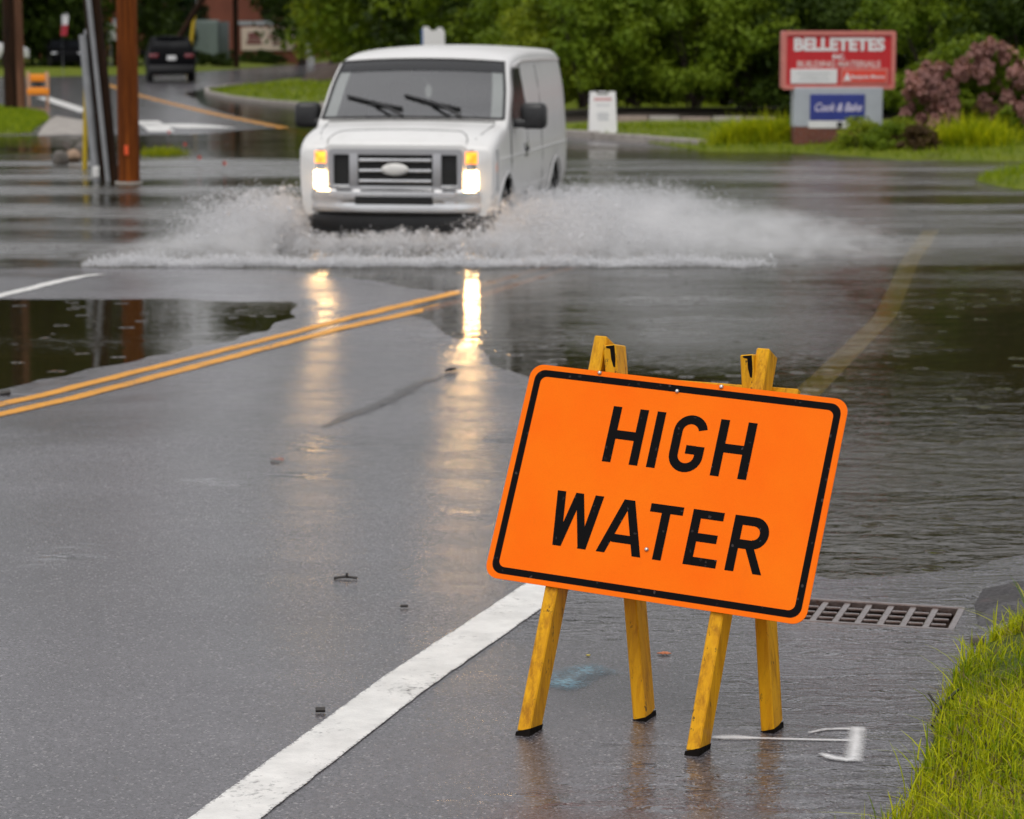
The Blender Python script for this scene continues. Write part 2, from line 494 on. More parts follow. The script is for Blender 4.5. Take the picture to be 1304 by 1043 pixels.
for px, py, rx, ry, a, r_ in ((335, 612, .22, .50, .36, -.9), (430, 575, .40, .40, .24, -.5), (520, 560, .5, .30, .20, 0), (500, 650, .6, .25, .17, 0), (90, 715, .30, .22, .30, -.3), (640, 790, .5, .25, .12, 0), (760, 790, .45, .30, .16, 0),
                              (120, 690, .2, .4, .12, 0), (160, 630, .4, .4, .1, 0)):
    x, y, _ = ground_pt(px, py); blob(x, y, rx, ry, a, r_)
edge_x = .107 + (Y_ - 9.32) * .306                                         # the shoulder right of the white line runs with water
sh = np.clip((X_ - edge_x) / .25, 0, 1) * np.clip((14 - Y_) / 2, 0, 1)
film += sh * (.11 + .24 * np.clip((X_ - edge_x - .80) / .45, 0, 1)) + .22 * sh * np.exp(-((Y_ - 8.75) / .45) ** 2)
flow = .55 + .75 * np.clip((X_ - edge_x - .3) / .5, 0, 1) * np.clip((14 - Y_) / 2, 0, 1)
me = np_mesh('road', v_, q_, {'film': ('POINT', film), 'flow': ('POINT', flow)})

def cut_rect(me, c, rz, w_, d_):
    bm = bmesh.new(); bm.from_mesh(me)
    ca, sa = math.cos(rz), math.sin(rz)
    U_, D_ = Vector((ca, sa, 0)), Vector((-sa, ca, 0)); c = Vector((c[0], c[1], 0))
    for dr, hf in ((U_, w_ / 2), (-U_, w_ / 2), (D_, d_ / 2), (-D_, d_ / 2)):
        near = [f for f in bm.faces if (f.calc_center_median().xy - c.xy).length < 2.0]
        geom = list({e for f in near for e in f.edges} | {v for f in near for v in f.verts}) + near
        bmesh.ops.bisect_plane(bm, geom=geom, plane_co=c + dr * hf, plane_no=dr)
    kill = [f for f in bm.faces if abs((f.calc_center_median() - c).to_2d().dot(U_.to_2d())) < w_ / 2 - 1e-4 and abs((f.calc_center_median() - c).to_2d().dot(D_.to_2d())) < d_ / 2 - 1e-4]
    bmesh.ops.delete(bm, geom=kill, context='FACES')
    bm.to_mesh(me); bm.free()
cut_rect(me, GRATE_C, GRATE_RZ, GRATE_W, GRATE_D)
road = link('road', me, M_ASPH); me.shade_smooth()
tag(road, 'wet grey asphalt road running down into the flood', kind='structure')

# water lies level at z = 0; where the ground rises above it the road comes out
xs = np.unique(np.concatenate([np.linspace(-60, -12, 40), np.arange(-12, 14, .35)]))
ys = np.unique(np.concatenate([np.arange(9.42, 30, .3), np.arange(30, 104, 1.0)]))
v_, q_ = grid(xs, ys, 0.0)
X_, Y_ = v_[:, 0], v_[:, 1]
rip = np.full(len(v_), .10)
rip += .85 * np.where(X_ > 2.2, np.clip((Y_ - 18.5) / 7.0, 0, 1) ** .8, np.clip((Y_ - 21.8) / 1.2, 0, 1)) * np.clip((44.5 - Y_) / 3, 0, 1)
rip = np.where((Y_ < 22.2) & (Y_ > 13) & (X_ > -1.0) & (X_ < 2.9), .14 + 1.25 * np.clip((2.9 - X_) / 2.0, 0, 1) * np.clip((X_ - .45) / .6, 0, 1) * np.clip((Y_ - 15) / 3, 0, 1), rip)
rip = np.where((Y_ < 14.5),    .15 + .35 * np.clip((13.8 - Y_) / 1.6, 0, 1), rip)
rip = np.where((Y_ > 44.0) & (X_ > -4) & (X_ < 12), .12, rip)
rip = np.where(sdist(X_, Y_, POND) > -.3, .075, rip)
rip = np.where((Y_ > 51) & (X_ < -3), .08, rip)
dep = -ground_z(X_, Y_)
murk = np.clip(.10 + dep / .20 * .45, .08, .60)
wet = np.zeros(len(v_), bool); wet[:] = dep > -.05
keep = wet[q_].any(1)
me = np_mesh('flood_water', v_, q_[keep], {'ripple': ('POINT', rip), 'murk': ('POINT', murk)})
bm = bmesh.new(); bm.from_mesh(me); bmesh.ops.delete(bm, geom=[v for v in bm.verts if not v.link_faces], context='VERTS'); bm.to_mesh(me); bm.free()
flood = link('flood_water', me, M_WATER)
tag(flood, 'brown flood water lying across the road', kind='structure')

# ------------------------------------------------------------------ painted lines
def strip(name, pts, width, mat, label, lift=.0038, step=.05, taper=None, jitter=0.0, soft_end=0):
    P = np.array(pts, float)
    seg = np.r_[0, np.cumsum(np.hypot(*np.diff(P, axis=0).T))]
    t = np.linspace(0, seg[-1], max(4, int(seg[-1] / step)))
    x, y = np.interp(t, seg, P[:, 0]), np.interp(t, seg, P[:, 1])
    tx, ty = np.gradient(x), np.gradient(y); ln = np.hypot(tx, ty); nx, ny = -ty / ln, tx / ln
    wd = np.full(len(t), width) if taper is None else np.interp(t / seg[-1], *taper) * width
    rows = []
    for k in np.linspace(-.5, .5, 5):
        j = 1 + (rng.normal(0, jitter, len(t)) if abs(k) == .5 else 0)
        xx, yy = x + nx * wd * k * j, y + ny * wd * k * j
        rows.append(np.stack([xx, yy, ground_z(xx, yy) + lift], -1))
    endf = np.clip(1 - np.minimum(seg[-1] - t, t) / (width * .5 * soft_end + 1e-6), 0, 1) if soft_end else np.zeros(len(t))
    acr = np.stack([np.maximum(np.full(len(t), abs(k) * 2), endf) for k in np.linspace(-.5, .5, 5)], 1).ravel()
    V = np.stack(rows, 1).reshape(-1, 3)
    i = np.arange(len(t) * 5).reshape(-1, 5)
    Q = np.stack([i[:-1, :-1], i[:-1, 1:], i[1:, 1:], i[1:, :-1]], -1).reshape(-1, 4)
    o = link(name, np_mesh(name, V, Q, {'across': ('POINT', acr)}), mat); o.data.shade_smooth()
    return tag(o, label, kind='structure')

_e0, _e1 = ground_pt(287, 1043)[:2], ground_pt(690, 752)[:2]
edge = [(2.4 * _e0[0] - 1.4 * _e1[0], 2.4 * _e0[1] - 1.4 * _e1[1]), _e0, _e1, (.95, 12.0), (1.61, 14.5), (2.75, 19), (3.65, 23.7), (4.45, 27.5)]
strip('edge_line', edge, .172, M_WHITE, 'thick white edge line running from the foreground under the flood', jitter=.012)
_c0 = ground_pt(0, 522)[:2]
cl = np.array([(_c0[0] - 3.7, _c0[1] - 10), _c0, (-.35, 20.1), (.55, 24), (.75, 30), (-.1, 38), (-1.9, 46), (-4.06, 53.2), (-7.4, 65.3), (-12.1, 84.6), (-16.5, 105)])
t_ = np.r_[0, np.cumsum(np.hypot(*np.diff(cl, axis=0).T))]
off = np.array([[math.cos(R(-20)), math.sin(R(-20))]])
for s_ in (-1, 1):
    o = strip('centre_line', cl + off * .118 * s_, .112, M_YELLOW, 'yellow double centre line, its %s stripe' % ('left' if s_ < 0 else 'right'), jitter=.04)
strip('lane_line', [(-5.2, 16.4), (-3.94, 19.9), (-3.42, 21.45)], .11, M_WHITE, 'thin white line on the bare road left of the splash', jitter=.05)
for (a, b_, w_) in (((186, 154), (206, 167), .55), ((212, 158), (268, 163), 1.5), ((55, 124), (112, 143), .45)):
    p, q = ground_pt(*a), ground_pt(*b_)
    strip('crossing_stripe', [p[:2], q[:2]], w_, M_WHITE, 'broad white road stripe beyond the poles', jitter=.03)

# utility marks sprayed on the shoulder
def flat_poly(name, pix, mat, label, lift=.006):
    pts = [ground_pt(*p) for p in pix]
    o = MB().add([(x, y, z + lift) for x, y, z in pts], [tuple(range(len(pts)))]).build(name, mat)
    return tag(o, label, kind='structure')
def stroke(pix, width, mat, label, lift, taper=None):
    return strip('spray_mark', [ground_pt(*p)[:2] for p in pix], width, mat, label, lift, .012, taper, 0, 1.0)
stroke([(903, 940), (935, 940), (965, 941), (1000, 942), (1040, 943), (1096, 944)], .052, M_SPRAYW, 'thin white sprayed arrow on the wet shoulder', .003, ([0, .08, .2, .32, 1], [.35, 1.15, 1.2, .55, .5]))
stroke([(1027, 935), (1050, 930), (1072, 929), (1092, 930), (1103, 929)], .045, M_SPRAYW, 'upper hook of the white sprayed bracket on the shoulder', .0035, ([0, .4, 1], [.35, .7, 1.1]))
stroke([(1092, 926), (1090, 945), (1086, 972)], .062, M_SPRAYW, 'upright of the white sprayed bracket at the end of the arrow', .004)
stroke([(1044, 960), (1058, 966), (1078, 969), (1096, 967)], .050, M_SPRAYW, 'lower hook of the white sprayed bracket on the shoulder', .0045, ([0, .4, 1], [.4, 1, 1.0]))
stroke([(698, 876), (715, 872), (730, 862), (748, 855), (778, 852)], .17, M_SPRAYB, 'faded pale blue sprayed mark on the shoulder', .003)
M_TAR = paint_mat('crack_sealant', (.030, .028, .029), .1, 1.0, (.15, 1.0), .9, 1.0, .8)
strip('crack_seal', [ground_pt(*p)[:2] for p in ((412, 544), (445, 529), (480, 517), (505, 505), (530, 490), (560, 481), (590, 470))], .15, M_TAR, 'dark wet tar seam wandering over the lane', .004, .05, ([0, .2, .6, 1], [.25, .9, .8, .2]), .3)

# ------------------------------------------------------------------ drain grate
def make_grate():
    z = gz(*GRATE_C) + .004
    r = empty('drain_grate', (*GRATE_C, z), GRATE_RZ, 'rusty iron storm drain grate set in the wet shoulder beside the grass', 'drain grate')
    iron = simple('rusty_iron', (.15, .115, .105), .42, .55, var=.3, scale=14, dirt=(.10, .035, .018), dirt_amt=.85, bump=.4, coat=.6)
    W_, D_ = GRATE_W, GRATE_D
    f = MB(); t = .024
    f.box((0, D_ / 2 - t / 2, -.012), (W_, t, .03), bev=.004); f.box((0, -D_ / 2 + t / 2, -.012), (W_, t, .03), bev=.004)
    f.box((W_ / 2 - t / 2, 0, -.0125), (t, D_ - 2 * t, .029), bev=.004); f.box((-W_ / 2 + t / 2, 0, -.0125), (t, D_ - 2 * t, .029), bev=.004)
    f.build('frame', iron, r)
    iw, idp = W_ - 2 * t, D_ - 2 * t
    nb = 7
    me_ = None
    for k in range(1, nb):
        if me_ is None: me_ = MB().box((0, 0, 0), (.024, idp, .022), bev=.004).mesh('rib')
        o = link('rib', me_, iron, r) if k == 1 else r_copy(prev, r)
        o.location = (-iw / 2 + iw * k / nb, 0, -.014); prev = o
    cw = iw / nb - .024
    mb_ = MB().box((0, 0, 0), (cw, .016, .010), bev=.003).mesh('cross_bar')
    first = None
    for k in range(nb):
        for j in range(1, 4):
            if first is None: first = o = link('cross_bar', mb_, iron, r)
            else: o = r_copy(first, r)
            o.location = (-iw / 2 + iw * (k + .5) / nb, -idp / 2 + idp * j / 4, -.008)
    b = MB(); d = .7
    for c, s in (((0, D_ / 2 + .01, -d / 2 - .03), (W_ + .04, .02, d)), ((0, -D_ / 2 - .01, -d / 2 - .03), (W_ + .04, .02, d)), ((W_ / 2 + .01, 0, -d / 2 - .03), (.02, D_, d)), ((-W_ / 2 - .01, 0, -d / 2 - .03), (.02, D_, d)), ((0, 0, -d - .03), (W_, D_, .02))):
        b.box(c, s)
    b.build('catch_basin', simple('basin_brick', (.10, .06, .045), .8, var=.3), r)
def r_copy(o, parent):
    c = o.copy(); col.objects.link(c); c.parent = parent; return c
make_grate()

# ------------------------------------------------------------------ grass verges and lawns
def patch(name, poly, mat, label, hmax=.10, ramp=.5, cell=.25, wobble=.03, edge_lift=.012, kind='structure', hf=None):
    P = []
    n = len(poly)
    for i in range(n):
        a, b = Vector(poly[i]), Vector(poly[(i + 1) % n])
        k = max(1, int((b - a).length / cell))
        P += [a.lerp(b, j / k) for j in range(k)]
    xs_ = np.arange(min(p.x for p in P), max(p.x for p in P), cell); ys_ = np.arange(min(p.y for p in P), max(p.y for p in P), cell)
    X, Y = np.meshgrid(xs_, ys_)
    d = sdist(X, Y, poly)
    inner = [Vector((x, y)) for x, y in zip(X[d > cell * .6], Y[d > cell * .6])]
    vs, es, fs, *_ = delaunay_2d_cdt(P + inner, [], [list(range(len(P)))], 1, 1e-5)
    A = np.array([(v.x, v.y) for v in vs])
    dd = np.clip(sdist(A[:, 0], A[:, 1], poly), 0, 99)
    base = np.maximum(ground_z(A[:, 0], A[:, 1]), -.03)
    h = hmax * (1 - np.exp(-dd / ramp)) + wobble * np.sin(A[:, 0] * 3.1 / max(cell * 4, .3)) * np.sin(A[:, 1] * 2.7 / max(cell * 4, .3) + 1) * np.clip(dd / ramp, 0, 1)
    if hf is not None: h = h + hf(A[:, 0], A[:, 1], dd)
    V = np.c_[A, base + edge_lift + h]
    m = MB(); m.add(V, [tuple(f) for f in fs])
    nb_ = len(P)
    # a skirt down into the ground
    ed = {}
    for f in fs:
        for i in range(len(f)):
            e = (f[i], f[(i + 1) % len(f)]); k = tuple(sorted(e)); ed.setdefault(k, []).append(e)
    base_i = len(m.v); mp = {}
    for k, es_ in ed.items():
        if len(es_) == 1:
            a, b = es_[0]
            for q in (a, b):
                if q not in mp:
                    mp[q] = len(m.v); x, y, z = m.v[q]; m.v.append((x, y, z - .30))
            m.f.append((b, a, mp[a], mp[b]))
    o = m.build(name, mat, smooth=50)
    tag(o, label, kind=kind)
    return o, V, fs

def sample_on(V, fs, n, keep=None):
    V = np.asarray(V); T = np.array([f[:3] for f in fs if len(f) >= 3])
    a, b, c = V[T[:, 0]], V[T[:, 1]], V[T[:, 2]]
    ar = np.linalg.norm(np.cross(b - a, c - a), axis=1)
    ok = ar > 0
    if keep is not None:
        m = (a + b + c) / 3; ok &= keep(m[:, 0], m[:, 1])
    ar = np.where(ok, ar, 0)
    i = rng.choice(len(T), n, p=ar / ar.sum())
    u, v = rng.random(n), rng.random(n); fl = u + v > 1; u[fl], v[fl] = 1 - u[fl], 1 - v[fl]
    return a[i] + (b[i] - a[i]) * u[:, None] + (c[i] - a[i]) * v[:, None]

def blades(name, B, hgt, wid, mat, label, lean=.5, seg=3, kind='stuff', parent=None, tone=None, loc=None, hvar=.35):
    """bent tapering grass blades standing on points B"""
    n = len(B)
    h = hgt * (1 + rng.normal(0, hvar, n)).clip(.3, 1.9)
    az = rng.random(n) * 2 * np.pi; ln = np.abs(rng.normal(0, lean, n))
    d = np.stack([np.cos(az), np.sin(az)], -1)
    fa = az + rng.normal(np.pi / 2, .5, n)
    sd_ = np.stack([np.cos(fa), np.sin(fa)], -1) * (wid * (.7 + .6 * rng.random(n)))[:, None] / 2
    V = np.zeros((n, 2 * seg + 1, 3))
    for k in range(seg + 1):
        t = k / seg
        c = np.zeros((n, 3)); bend = ln * t ** 1.7
        c[:, :2] = B[:, :2] + d * (bend * h)[:, None]
        c[:, 2] = B[:, 2] + h * t * (1 - .28 * np.clip(ln, 0, 1.5) * t)
        if k < seg:
            wv = sd_ * (1 - .55 * t)
            V[:, 2 * k] = c; V[:, 2 * k, :2] -= wv
            V[:, 2 * k + 1] = c; V[:, 2 * k + 1, :2] += wv
        else: V[:, 2 * seg] = c
    o0 = np.arange(n)[:, None] * (2 * seg + 1)
    T = []
    for k in range(seg - 1):
        a = 2 * k
        T += [[a, a + 1, a + 3], [a, a + 3, a + 2]]
    T += [[2 * seg - 2, 2 * seg - 1, 2 * seg]]
    T = np.array(T)
    Q = (o0[:, :, None] + T[None]).reshape(-1, 3)
    tn = rng.random(n) if tone is None else tone
    tn = np.repeat(tn, len(T))
    o = link(name, np_mesh(name, V.reshape(-1, 3), Q, {'tone': ('FACE', tn)}), mat, parent)
    if kind: tag(o, label, kind=kind)
    return o

near_poly = [(.55, 5.1), (.80, 5.85)] + [ground_pt(*p)[:2] for p in ((1152, 1043), (1176, 985), (1198, 915), (1210, 880), (1232, 850), (1252, 825), (1280, 808), (1304, 797))] + [(2.05, 9.05), (2.5, 9.6), (3.3, 11.2), (4.3, 14), (6.2, 22), (8.2, 30), (11, 30), (9, 16), (6, 5)]
near_poly = [tuple(p) for p in near_poly]
o, V_, F_ = patch('grass_verge', near_poly, turf_mat('verge_soil', (.06, .085, .012), (.10, .12, .02), (.06, .042, .028)), 'raised grass verge along the right edge of the shoulder', .13, .35, .12, .03, .008)
vis = lambda x, y: (y > 5.3) & (y < 10.3) & (x < 2.7)
B_ = np.concatenate([sample_on(V_, F_, 56000, vis), sample_on(V_, F_, 16000, lambda x, y: (y > 5.3) & (y < 15) & (x < 5.5) & ~vis(x, y))])
bare = (np.sin(B_[:, 0] * 4.1 + 1) * np.sin(B_[:, 1] * 3.3 + .6) > .48)
pt1 = ground_pt(1290, 885); bare |= (((B_[:, 0] - pt1[0] - .02) / .16) ** 2 + ((B_[:, 1] - pt1[1] - .06) / .10) ** 2) < 1
B_ = B_[~(bare & (rng.random(len(B_)) < .85))]
tone_ = np.clip(.5 + .5 * np.sin(B_[:, 0] * 6 + 2) * np.cos(B_[:, 1] * 5) * .6 + rng.normal(0, .28, len(B_)), 0, 1)
blades('grass', B_, .044, .0046, M_BLADE, 'short bright green wet grass on the near verge', .75, 3, tone=tone_)
# longer, loose tufts that hang over the edge
E_ = []
for i in range(len(near_poly) - 1):
    a, b = np.array(near_poly[i]), np.array(near_poly[i + 1])
    if a[1] > 10 or b[1] > 10: break
    for k in range(int(np.linalg.norm(b - a) / .004)):
        p = a + (b - a) * rng.random() + rng.normal(0, .018, 2) + np.array([.018, 0])
        E_.append((p[0], p[1], gz(*p) + .01))
E_ = np.array(E_); cl_ = np.sin(E_[:, 1] * 23) + np.sin(E_[:, 1] * 9.7 + 1) > rng.normal(0, .9, len(E_))
blades('edge_grass', E_[cl_], .085, .0046, M_BLADE, 'longer grass hanging over the edge of the near verge', .9, 4)
M_STRAW = leaf_mat('dead_grass', (.10, .07, .035), (.22, .17, .08), .2, .6)
blades('thatch', B_[rng.random(len(B_)) < .22] , .045, .004, M_STRAW, 'brown dead blades low among the near grass', 1.3, 3)

spit = [ground_pt(*p)[:2] for p in ((1243, 231), (1262, 222), (1304, 216))] + [(10.5, 38.5), (11, 33)] + [ground_pt(1304, 243)[:2], ground_pt(1270, 238)[:2]]
o, V2, F2 = patch('grass_spit', [tuple(p) for p in spit], M_TURF, 'low grass spit reaching into the flood at the right', .10, .5, .3)
blades('spit_grass', sample_on(V2, F2, 5000), .10, .014, M_BLADEF, 'bright grass on the spit in the flood', .5, 2)
lawn = [(3.3, 45.2), (4.7, 44.6), (6.2, 41.6), (8.6, 41.4), (9.2, 40), (13, 40), (22, 44), (22, 60), (3.0, 56), (.4, 55.5), (.9, 51.0), (2.2, 48.8)]
o, V3, F3 = patch('far_lawn', lawn, M_TURF, 'grass strip along the far side of the flood', .16, .8, .5)
blades('far_lawn_grass', sample_on(V3, F3, 26000, lambda x, y: y < 52), .085, .02, M_BLADEF, 'bright grass on the far lawn strip', .5, 2)
left = [ground_pt(*p)[:2] for p in ((-40, 171), (20, 170), (40, 168), (62, 153), (57, 146), (30, 141), (-40, 137))]
o, V4, F4 = patch('corner_lawn', [tuple(p) for p in left] , M_TURF, 'small corner lawn at the far left edge of the flood', .10, .6, .5)
blades('corner_grass', sample_on(V4, F4, 9000), .10, .022, M_BLADEF, 'bright grass on the far left corner lawn', .5, 2)
pave = [ground_pt(*p)[:2] for p in ((48, 173), (118, 172), (118, 156), (72, 148), (64, 152))]
patch('kerb_ramp', [tuple(p) for p in pave], M_CONC, 'pale concrete kerb ramp beside the left corner lawn', .08, .3, .5, 0)
isl = [(-10.4, 101), (-10.9, 94), (-10.2, 89), (-8.8, 82.5), (-7.0, 76.5), (-5.2, 72.5), (-1, 67), (6, 66), (6, 118), (-8, 124)]
def mound(x, y, d): return .75 * np.exp(-((x + 5.6) / 3.2) ** 2 - ((y - 104) / 9) ** 2)
o, V5, F5 = patch('roadside_bank', isl, M_TURF, 'sloping roadside lawn behind the van', .22, 1.2, .9, .05, hf=None)
blades('bank_grass', sample_on(V5, F5, 9000, lambda x, y: y < 96), .12, .04, M_BLADEF, 'bright grass on the roadside bank', .5, 2)
farl = [(-70, 118), (-28, 118.5), (-21, 121), (-17.6, 127), (-15.5, 146), (-14.5, 165), (-13, 190), (0, 200), (-4, 260), (-90, 260)]
patch('bank_lawn', farl, M_TURF, 'lawn in front of the brick bank across the far road', .25, 2, 2.5, .05)
sth = [(-70, 104), (-24, 104), (-19.5, 108), (-19, 112), (-22, 116), (-70, 113)]
kerb_pts = []
def kerb(name, pts, label, w_=.16, h_=.13):
    mb = MB(); step = 0
    for i in range(len(pts) - 1):
        a, b = Vector((*pts[i], 0)), Vector((*pts[i + 1], 0))
        d = (b - a); L = d.length; M = Matrix.Rotation(math.atan2(d.y, d.x), 4, 'Z')
        n = max(1, int(L / 2.4))
        for k in range(n):
            c = a + d * ((k + .5) / n)
            mb.box((c.x, c.y, max(gz(c.x, c.y), -.02) + h_ / 2 - .05), (L / n - .015, w_, h_ + .1), M, .02)
    o = mb.build(name, M_CONC); tag(o, label, kind='structure')
kerb('kerb', [(-3.6, 71.2), (-5.3, 72.2), (-7.1, 76.2), (-8.9, 82.2), (-10.35, 88.8), (-11.0, 94), (-10.5, 101)], 'pale kerb round the roadside lawn behind the van')
kerb('kerb', [(.8, 50.6), (1.6, 49.2), (2.5, 48.0), (3.4, 46.2)], 'low kerb at the foot of the white sandwich board')

# ------------------------------------------------------------------ the HIGH WATER sign on its sawhorse
SK = 1.05
SP = Vector((0.42383277, 7.1389974, 0.74044736))
SR = Matrix(((0.90526946, 0.36398606, 0.21909212), (-0.4215607, 0.83355173, 0.35704074), (-0.05266677, -0.41557871, 0.90803114)))
SU, SN, SV = SR.col[0], SR.col[1], SR.col[2]               # right, away from the face, up the face
SM = Matrix.Translation(SP) @ SR.to_4x4()
# local frame of the face as text: x right, y up the face, z out of the face
FACE = SM @ Matrix(((1, 0, 0, 0), (0, 0, -1, 0), (0, 1, 0, 0), (0, 0, 0, 1))) @ Matrix.Scale(SK, 4)

def orange_mat():
    m, n, l, b = new_mat('orange_sheeting')
    P = n.new('ShaderNodeTexCoord').outputs['Object']
    c = mixc(n, l, rng_map(n, l, noise(n, l, P, 3.5, 5, .6), .3, .7, 0, 1), (1.0, .150, .001), (1.0, .190, .002))
    v = n.new('ShaderNodeTexVoronoi'); v.feature = 'DISTANCE_TO_EDGE'; v.inputs['Scale'].default_value = 150; l.new(P, v.inputs['Vector'])
    c = mixc(n, l, rng_map(n, l, v.outputs[0], 0, .12, .16, 0), c, (.80, .13, .004))
    sm = rng_map(n, l, noise(n, l, mapping(n, l, P, (9, 9, 2.2)), 1.0, 6, .7), .60, .80, 0, .18)
    c = mixc(n, l, sm, c, (.55, .10, .01))
    l.new(c, b.inputs['Base Color']); b.inputs['Roughness'].default_value = .5
    b.inputs['Specular IOR Level'].default_value = .08
    bp = n.new('ShaderNodeBump'); bp.inputs['Strength'].default_value = .12; bp.inputs['Distance'].default_value = .004
    l.new(noise(n, l, P, 45, 4, .6), bp.inputs['Height']); l.new(bp.outputs[0], b.inputs['Normal'])
    return m
def sign_black():
    m, n, l, b = new_mat('black_sheeting')
    P = n.new('ShaderNodeTexCoord').outputs['Object']
    v = n.new('ShaderNodeTexVoronoi'); v.inputs['Scale'].default_value = 150; l.new(P, v.inputs['Vector'])
    sp = n.new('ShaderNodeSeparateColor'); l.new(v.outputs['Color'], sp.inputs[0])
    c = mixc(n, l, rng_map(n, l, sp.outputs[0], .985, .998, 0, .4), (.004, .0035, .004), (.12, .10, .10))
    l.new(c, b.inputs['Base Color']); b.inputs['Roughness'].default_value = .6; b.inputs['Specular IOR Level'].default_value = .06
    return m
M_ORANGE, M_SBLACK = orange_mat(), sign_black()
M_ALU = simple('aluminium', (.55, .55, .55), .35, 1.0)

def rrect(hx, hy, r, n=7):
    out = []
    for cx, cy, a0 in ((hx - r, hy - r, 0), (-hx + r, hy - r, 90), (-hx + r, -hy + r, 180), (hx - r, -hy + r, 270)):
        for k in range(n + 1):
            a = R(a0 + 90 * k / n); out.append((cx + r * math.cos(a), cy + r * math.sin(a)))
    return out

horse = empty('water_sign', (SP.x, SP.y, .06), 0, 'bright orange HIGH WATER sign leaning on its worn yellow wooden trestle', 'sign')
def at_root(o):
    o.parent = horse; o.matrix_parent_inverse = Matrix.Translation(horse.location).inverted(); return o

pb = MB().prism(rrect(.457, .305, .038), -.003, 0).mesh('panel'); pb.transform(FACE)
panel = at_root(link('panel', pb, M_ORANGE))
# border: a ring
o_, i_ = rrect(.4405, .2905, .030), rrect(.4215, .2715, .018)
n_ = len(o_)
vs = [(x, y, .0006) for x, y in o_] + [(x, y, .0006) for x, y in i_]
fs = [(k, (k + 1) % n_, n_ + (k + 1) % n_, n_ + k) for k in range(n_)]
bme = MB().add(vs, fs).mesh('border'); bme.transform(FACE)
def panel_child(name, me, mat):
    o = link(name, me, mat); o.parent = panel; return o
panel_child('border', bme, M_SBLACK)
# letters in strokes, measured on the face in metres (6 inch capitals)
T0, B0, SW = .2120, .0553, .0250
T1, B1 = -.0405, -.1915
def band(x0, x1, y0, y1): return [(x0, y0), (x1, y0), (x1, y1), (x0, y1)]
def arcband(cx, cy, rx, ry, a0, a1, w_, n=14):
    o, i = [], []
    for k in range(n + 1):
        a = R(a0 + (a1 - a0) * k / n)
        o.append((cx + rx * math.cos(a), cy + ry * math.sin(a))); i.append((cx + (rx - w_) * math.cos(a), cy + (ry - w_) * math.sin(a)))
    return [[o[k], o[k + 1], i[k + 1], i[k]] for k in range(n)]
def slant(xt, xb, yt, yb, w_=SW): return [(xb - w_ / 2, yb), (xb + w_ / 2, yb), (xt + w_ / 2, yt), (xt - w_ / 2, yt)]
def letter(ch):
    s = []
    if ch in ('H1', 'H2'):
        x0, x1 = (-.1917, -.0885) if ch == 'H1' else (.1190, .2214)
        s = [band(x0, x0 + SW, B0, T0), band(x1 - SW, x1, B0, T0), band(x0 + SW - .001, x1 - SW + .001, .1220, .1465)]
    elif ch == 'I': s = [band(-.0634, -.0384, B0, T0)]
    elif ch == 'G':
        cx, rx, ryt = .0412, .0478, .047
        s = arcband(cx, T0 + .001 - ryt, rx, ryt, 14, 180, SW) + [band(cx - rx, cx - rx + SW, B0 + .044, T0 - ryt + .002)]
        s += arcband(cx, B0 + .046, rx, ryt, 180, 360, SW) + [band(cx + rx - SW, cx + rx, B0 + .045, .1290), band(.0372, cx + rx - SW + .001, .1055, .1295)]
    elif ch == 'W':
        s = [slant(-.2862, -.2672, T1, B1), slant(-.2325, -.2665, T1, B1, .0225), slant(-.2325, -.1945, T1, B1, .0225), slant(-.1745, -.1950, T1, B1)]
    elif ch == 'A':
        s = [slant(-.0900, -.1405, T1, B1), slant(-.0845, -.0365, T1, B1), band(-.116, -.058, -.1600, -.1375)]
    elif ch == 'T': s = [band(-.0250, .0686, -.0636, T1), band(.0092, .0340, B1, -.062)]
    elif ch == 'E': s = [band(.0955, .0955 + SW, B1, T1), band(.119, .1830, -.0636, T1), band(.119, .1765, -.1265, -.1035), band(.119, .1880, B1, -.1685)]
    elif ch == 'R':
        s = [band(.2130, .2130 + SW, B1, T1), band(.2370, .2720, -.0650, T1), band(.2370, .2720, -.1285, -.1040)]
        s += arcband(.2715, -.0840, .0425, .0435, -90, 90, SW) + [slant(.2700, .3030, -.1265, B1, .0245)]
    return s
for ch in ('H1', 'I', 'G', 'H2', 'W', 'A', 'T', 'E', 'R'):
    m = MB()
    for k, poly in enumerate(letter(ch)):
        zz = .0006 + .00006 * (k % 3)
        m.add([(x, y, zz) for x, y in poly], [(0, 1, 2, 3)])
    me = m.mesh('letter'); me.transform(FACE); panel_child('letter', me, M_SBLACK)
first = None
for x, y in ((-.021, .274), (-.011, -.167), (-.2537, .3000), (.10, .3000)):
    me = MB().lathe([(0, .0065), (.0035, .006), (.0058, .003), (.0062, 0)], 'Z', (x, y, 0), 10).mesh('bolt'); me.transform(FACE)
    panel_child('bolt', me, M_ALU)

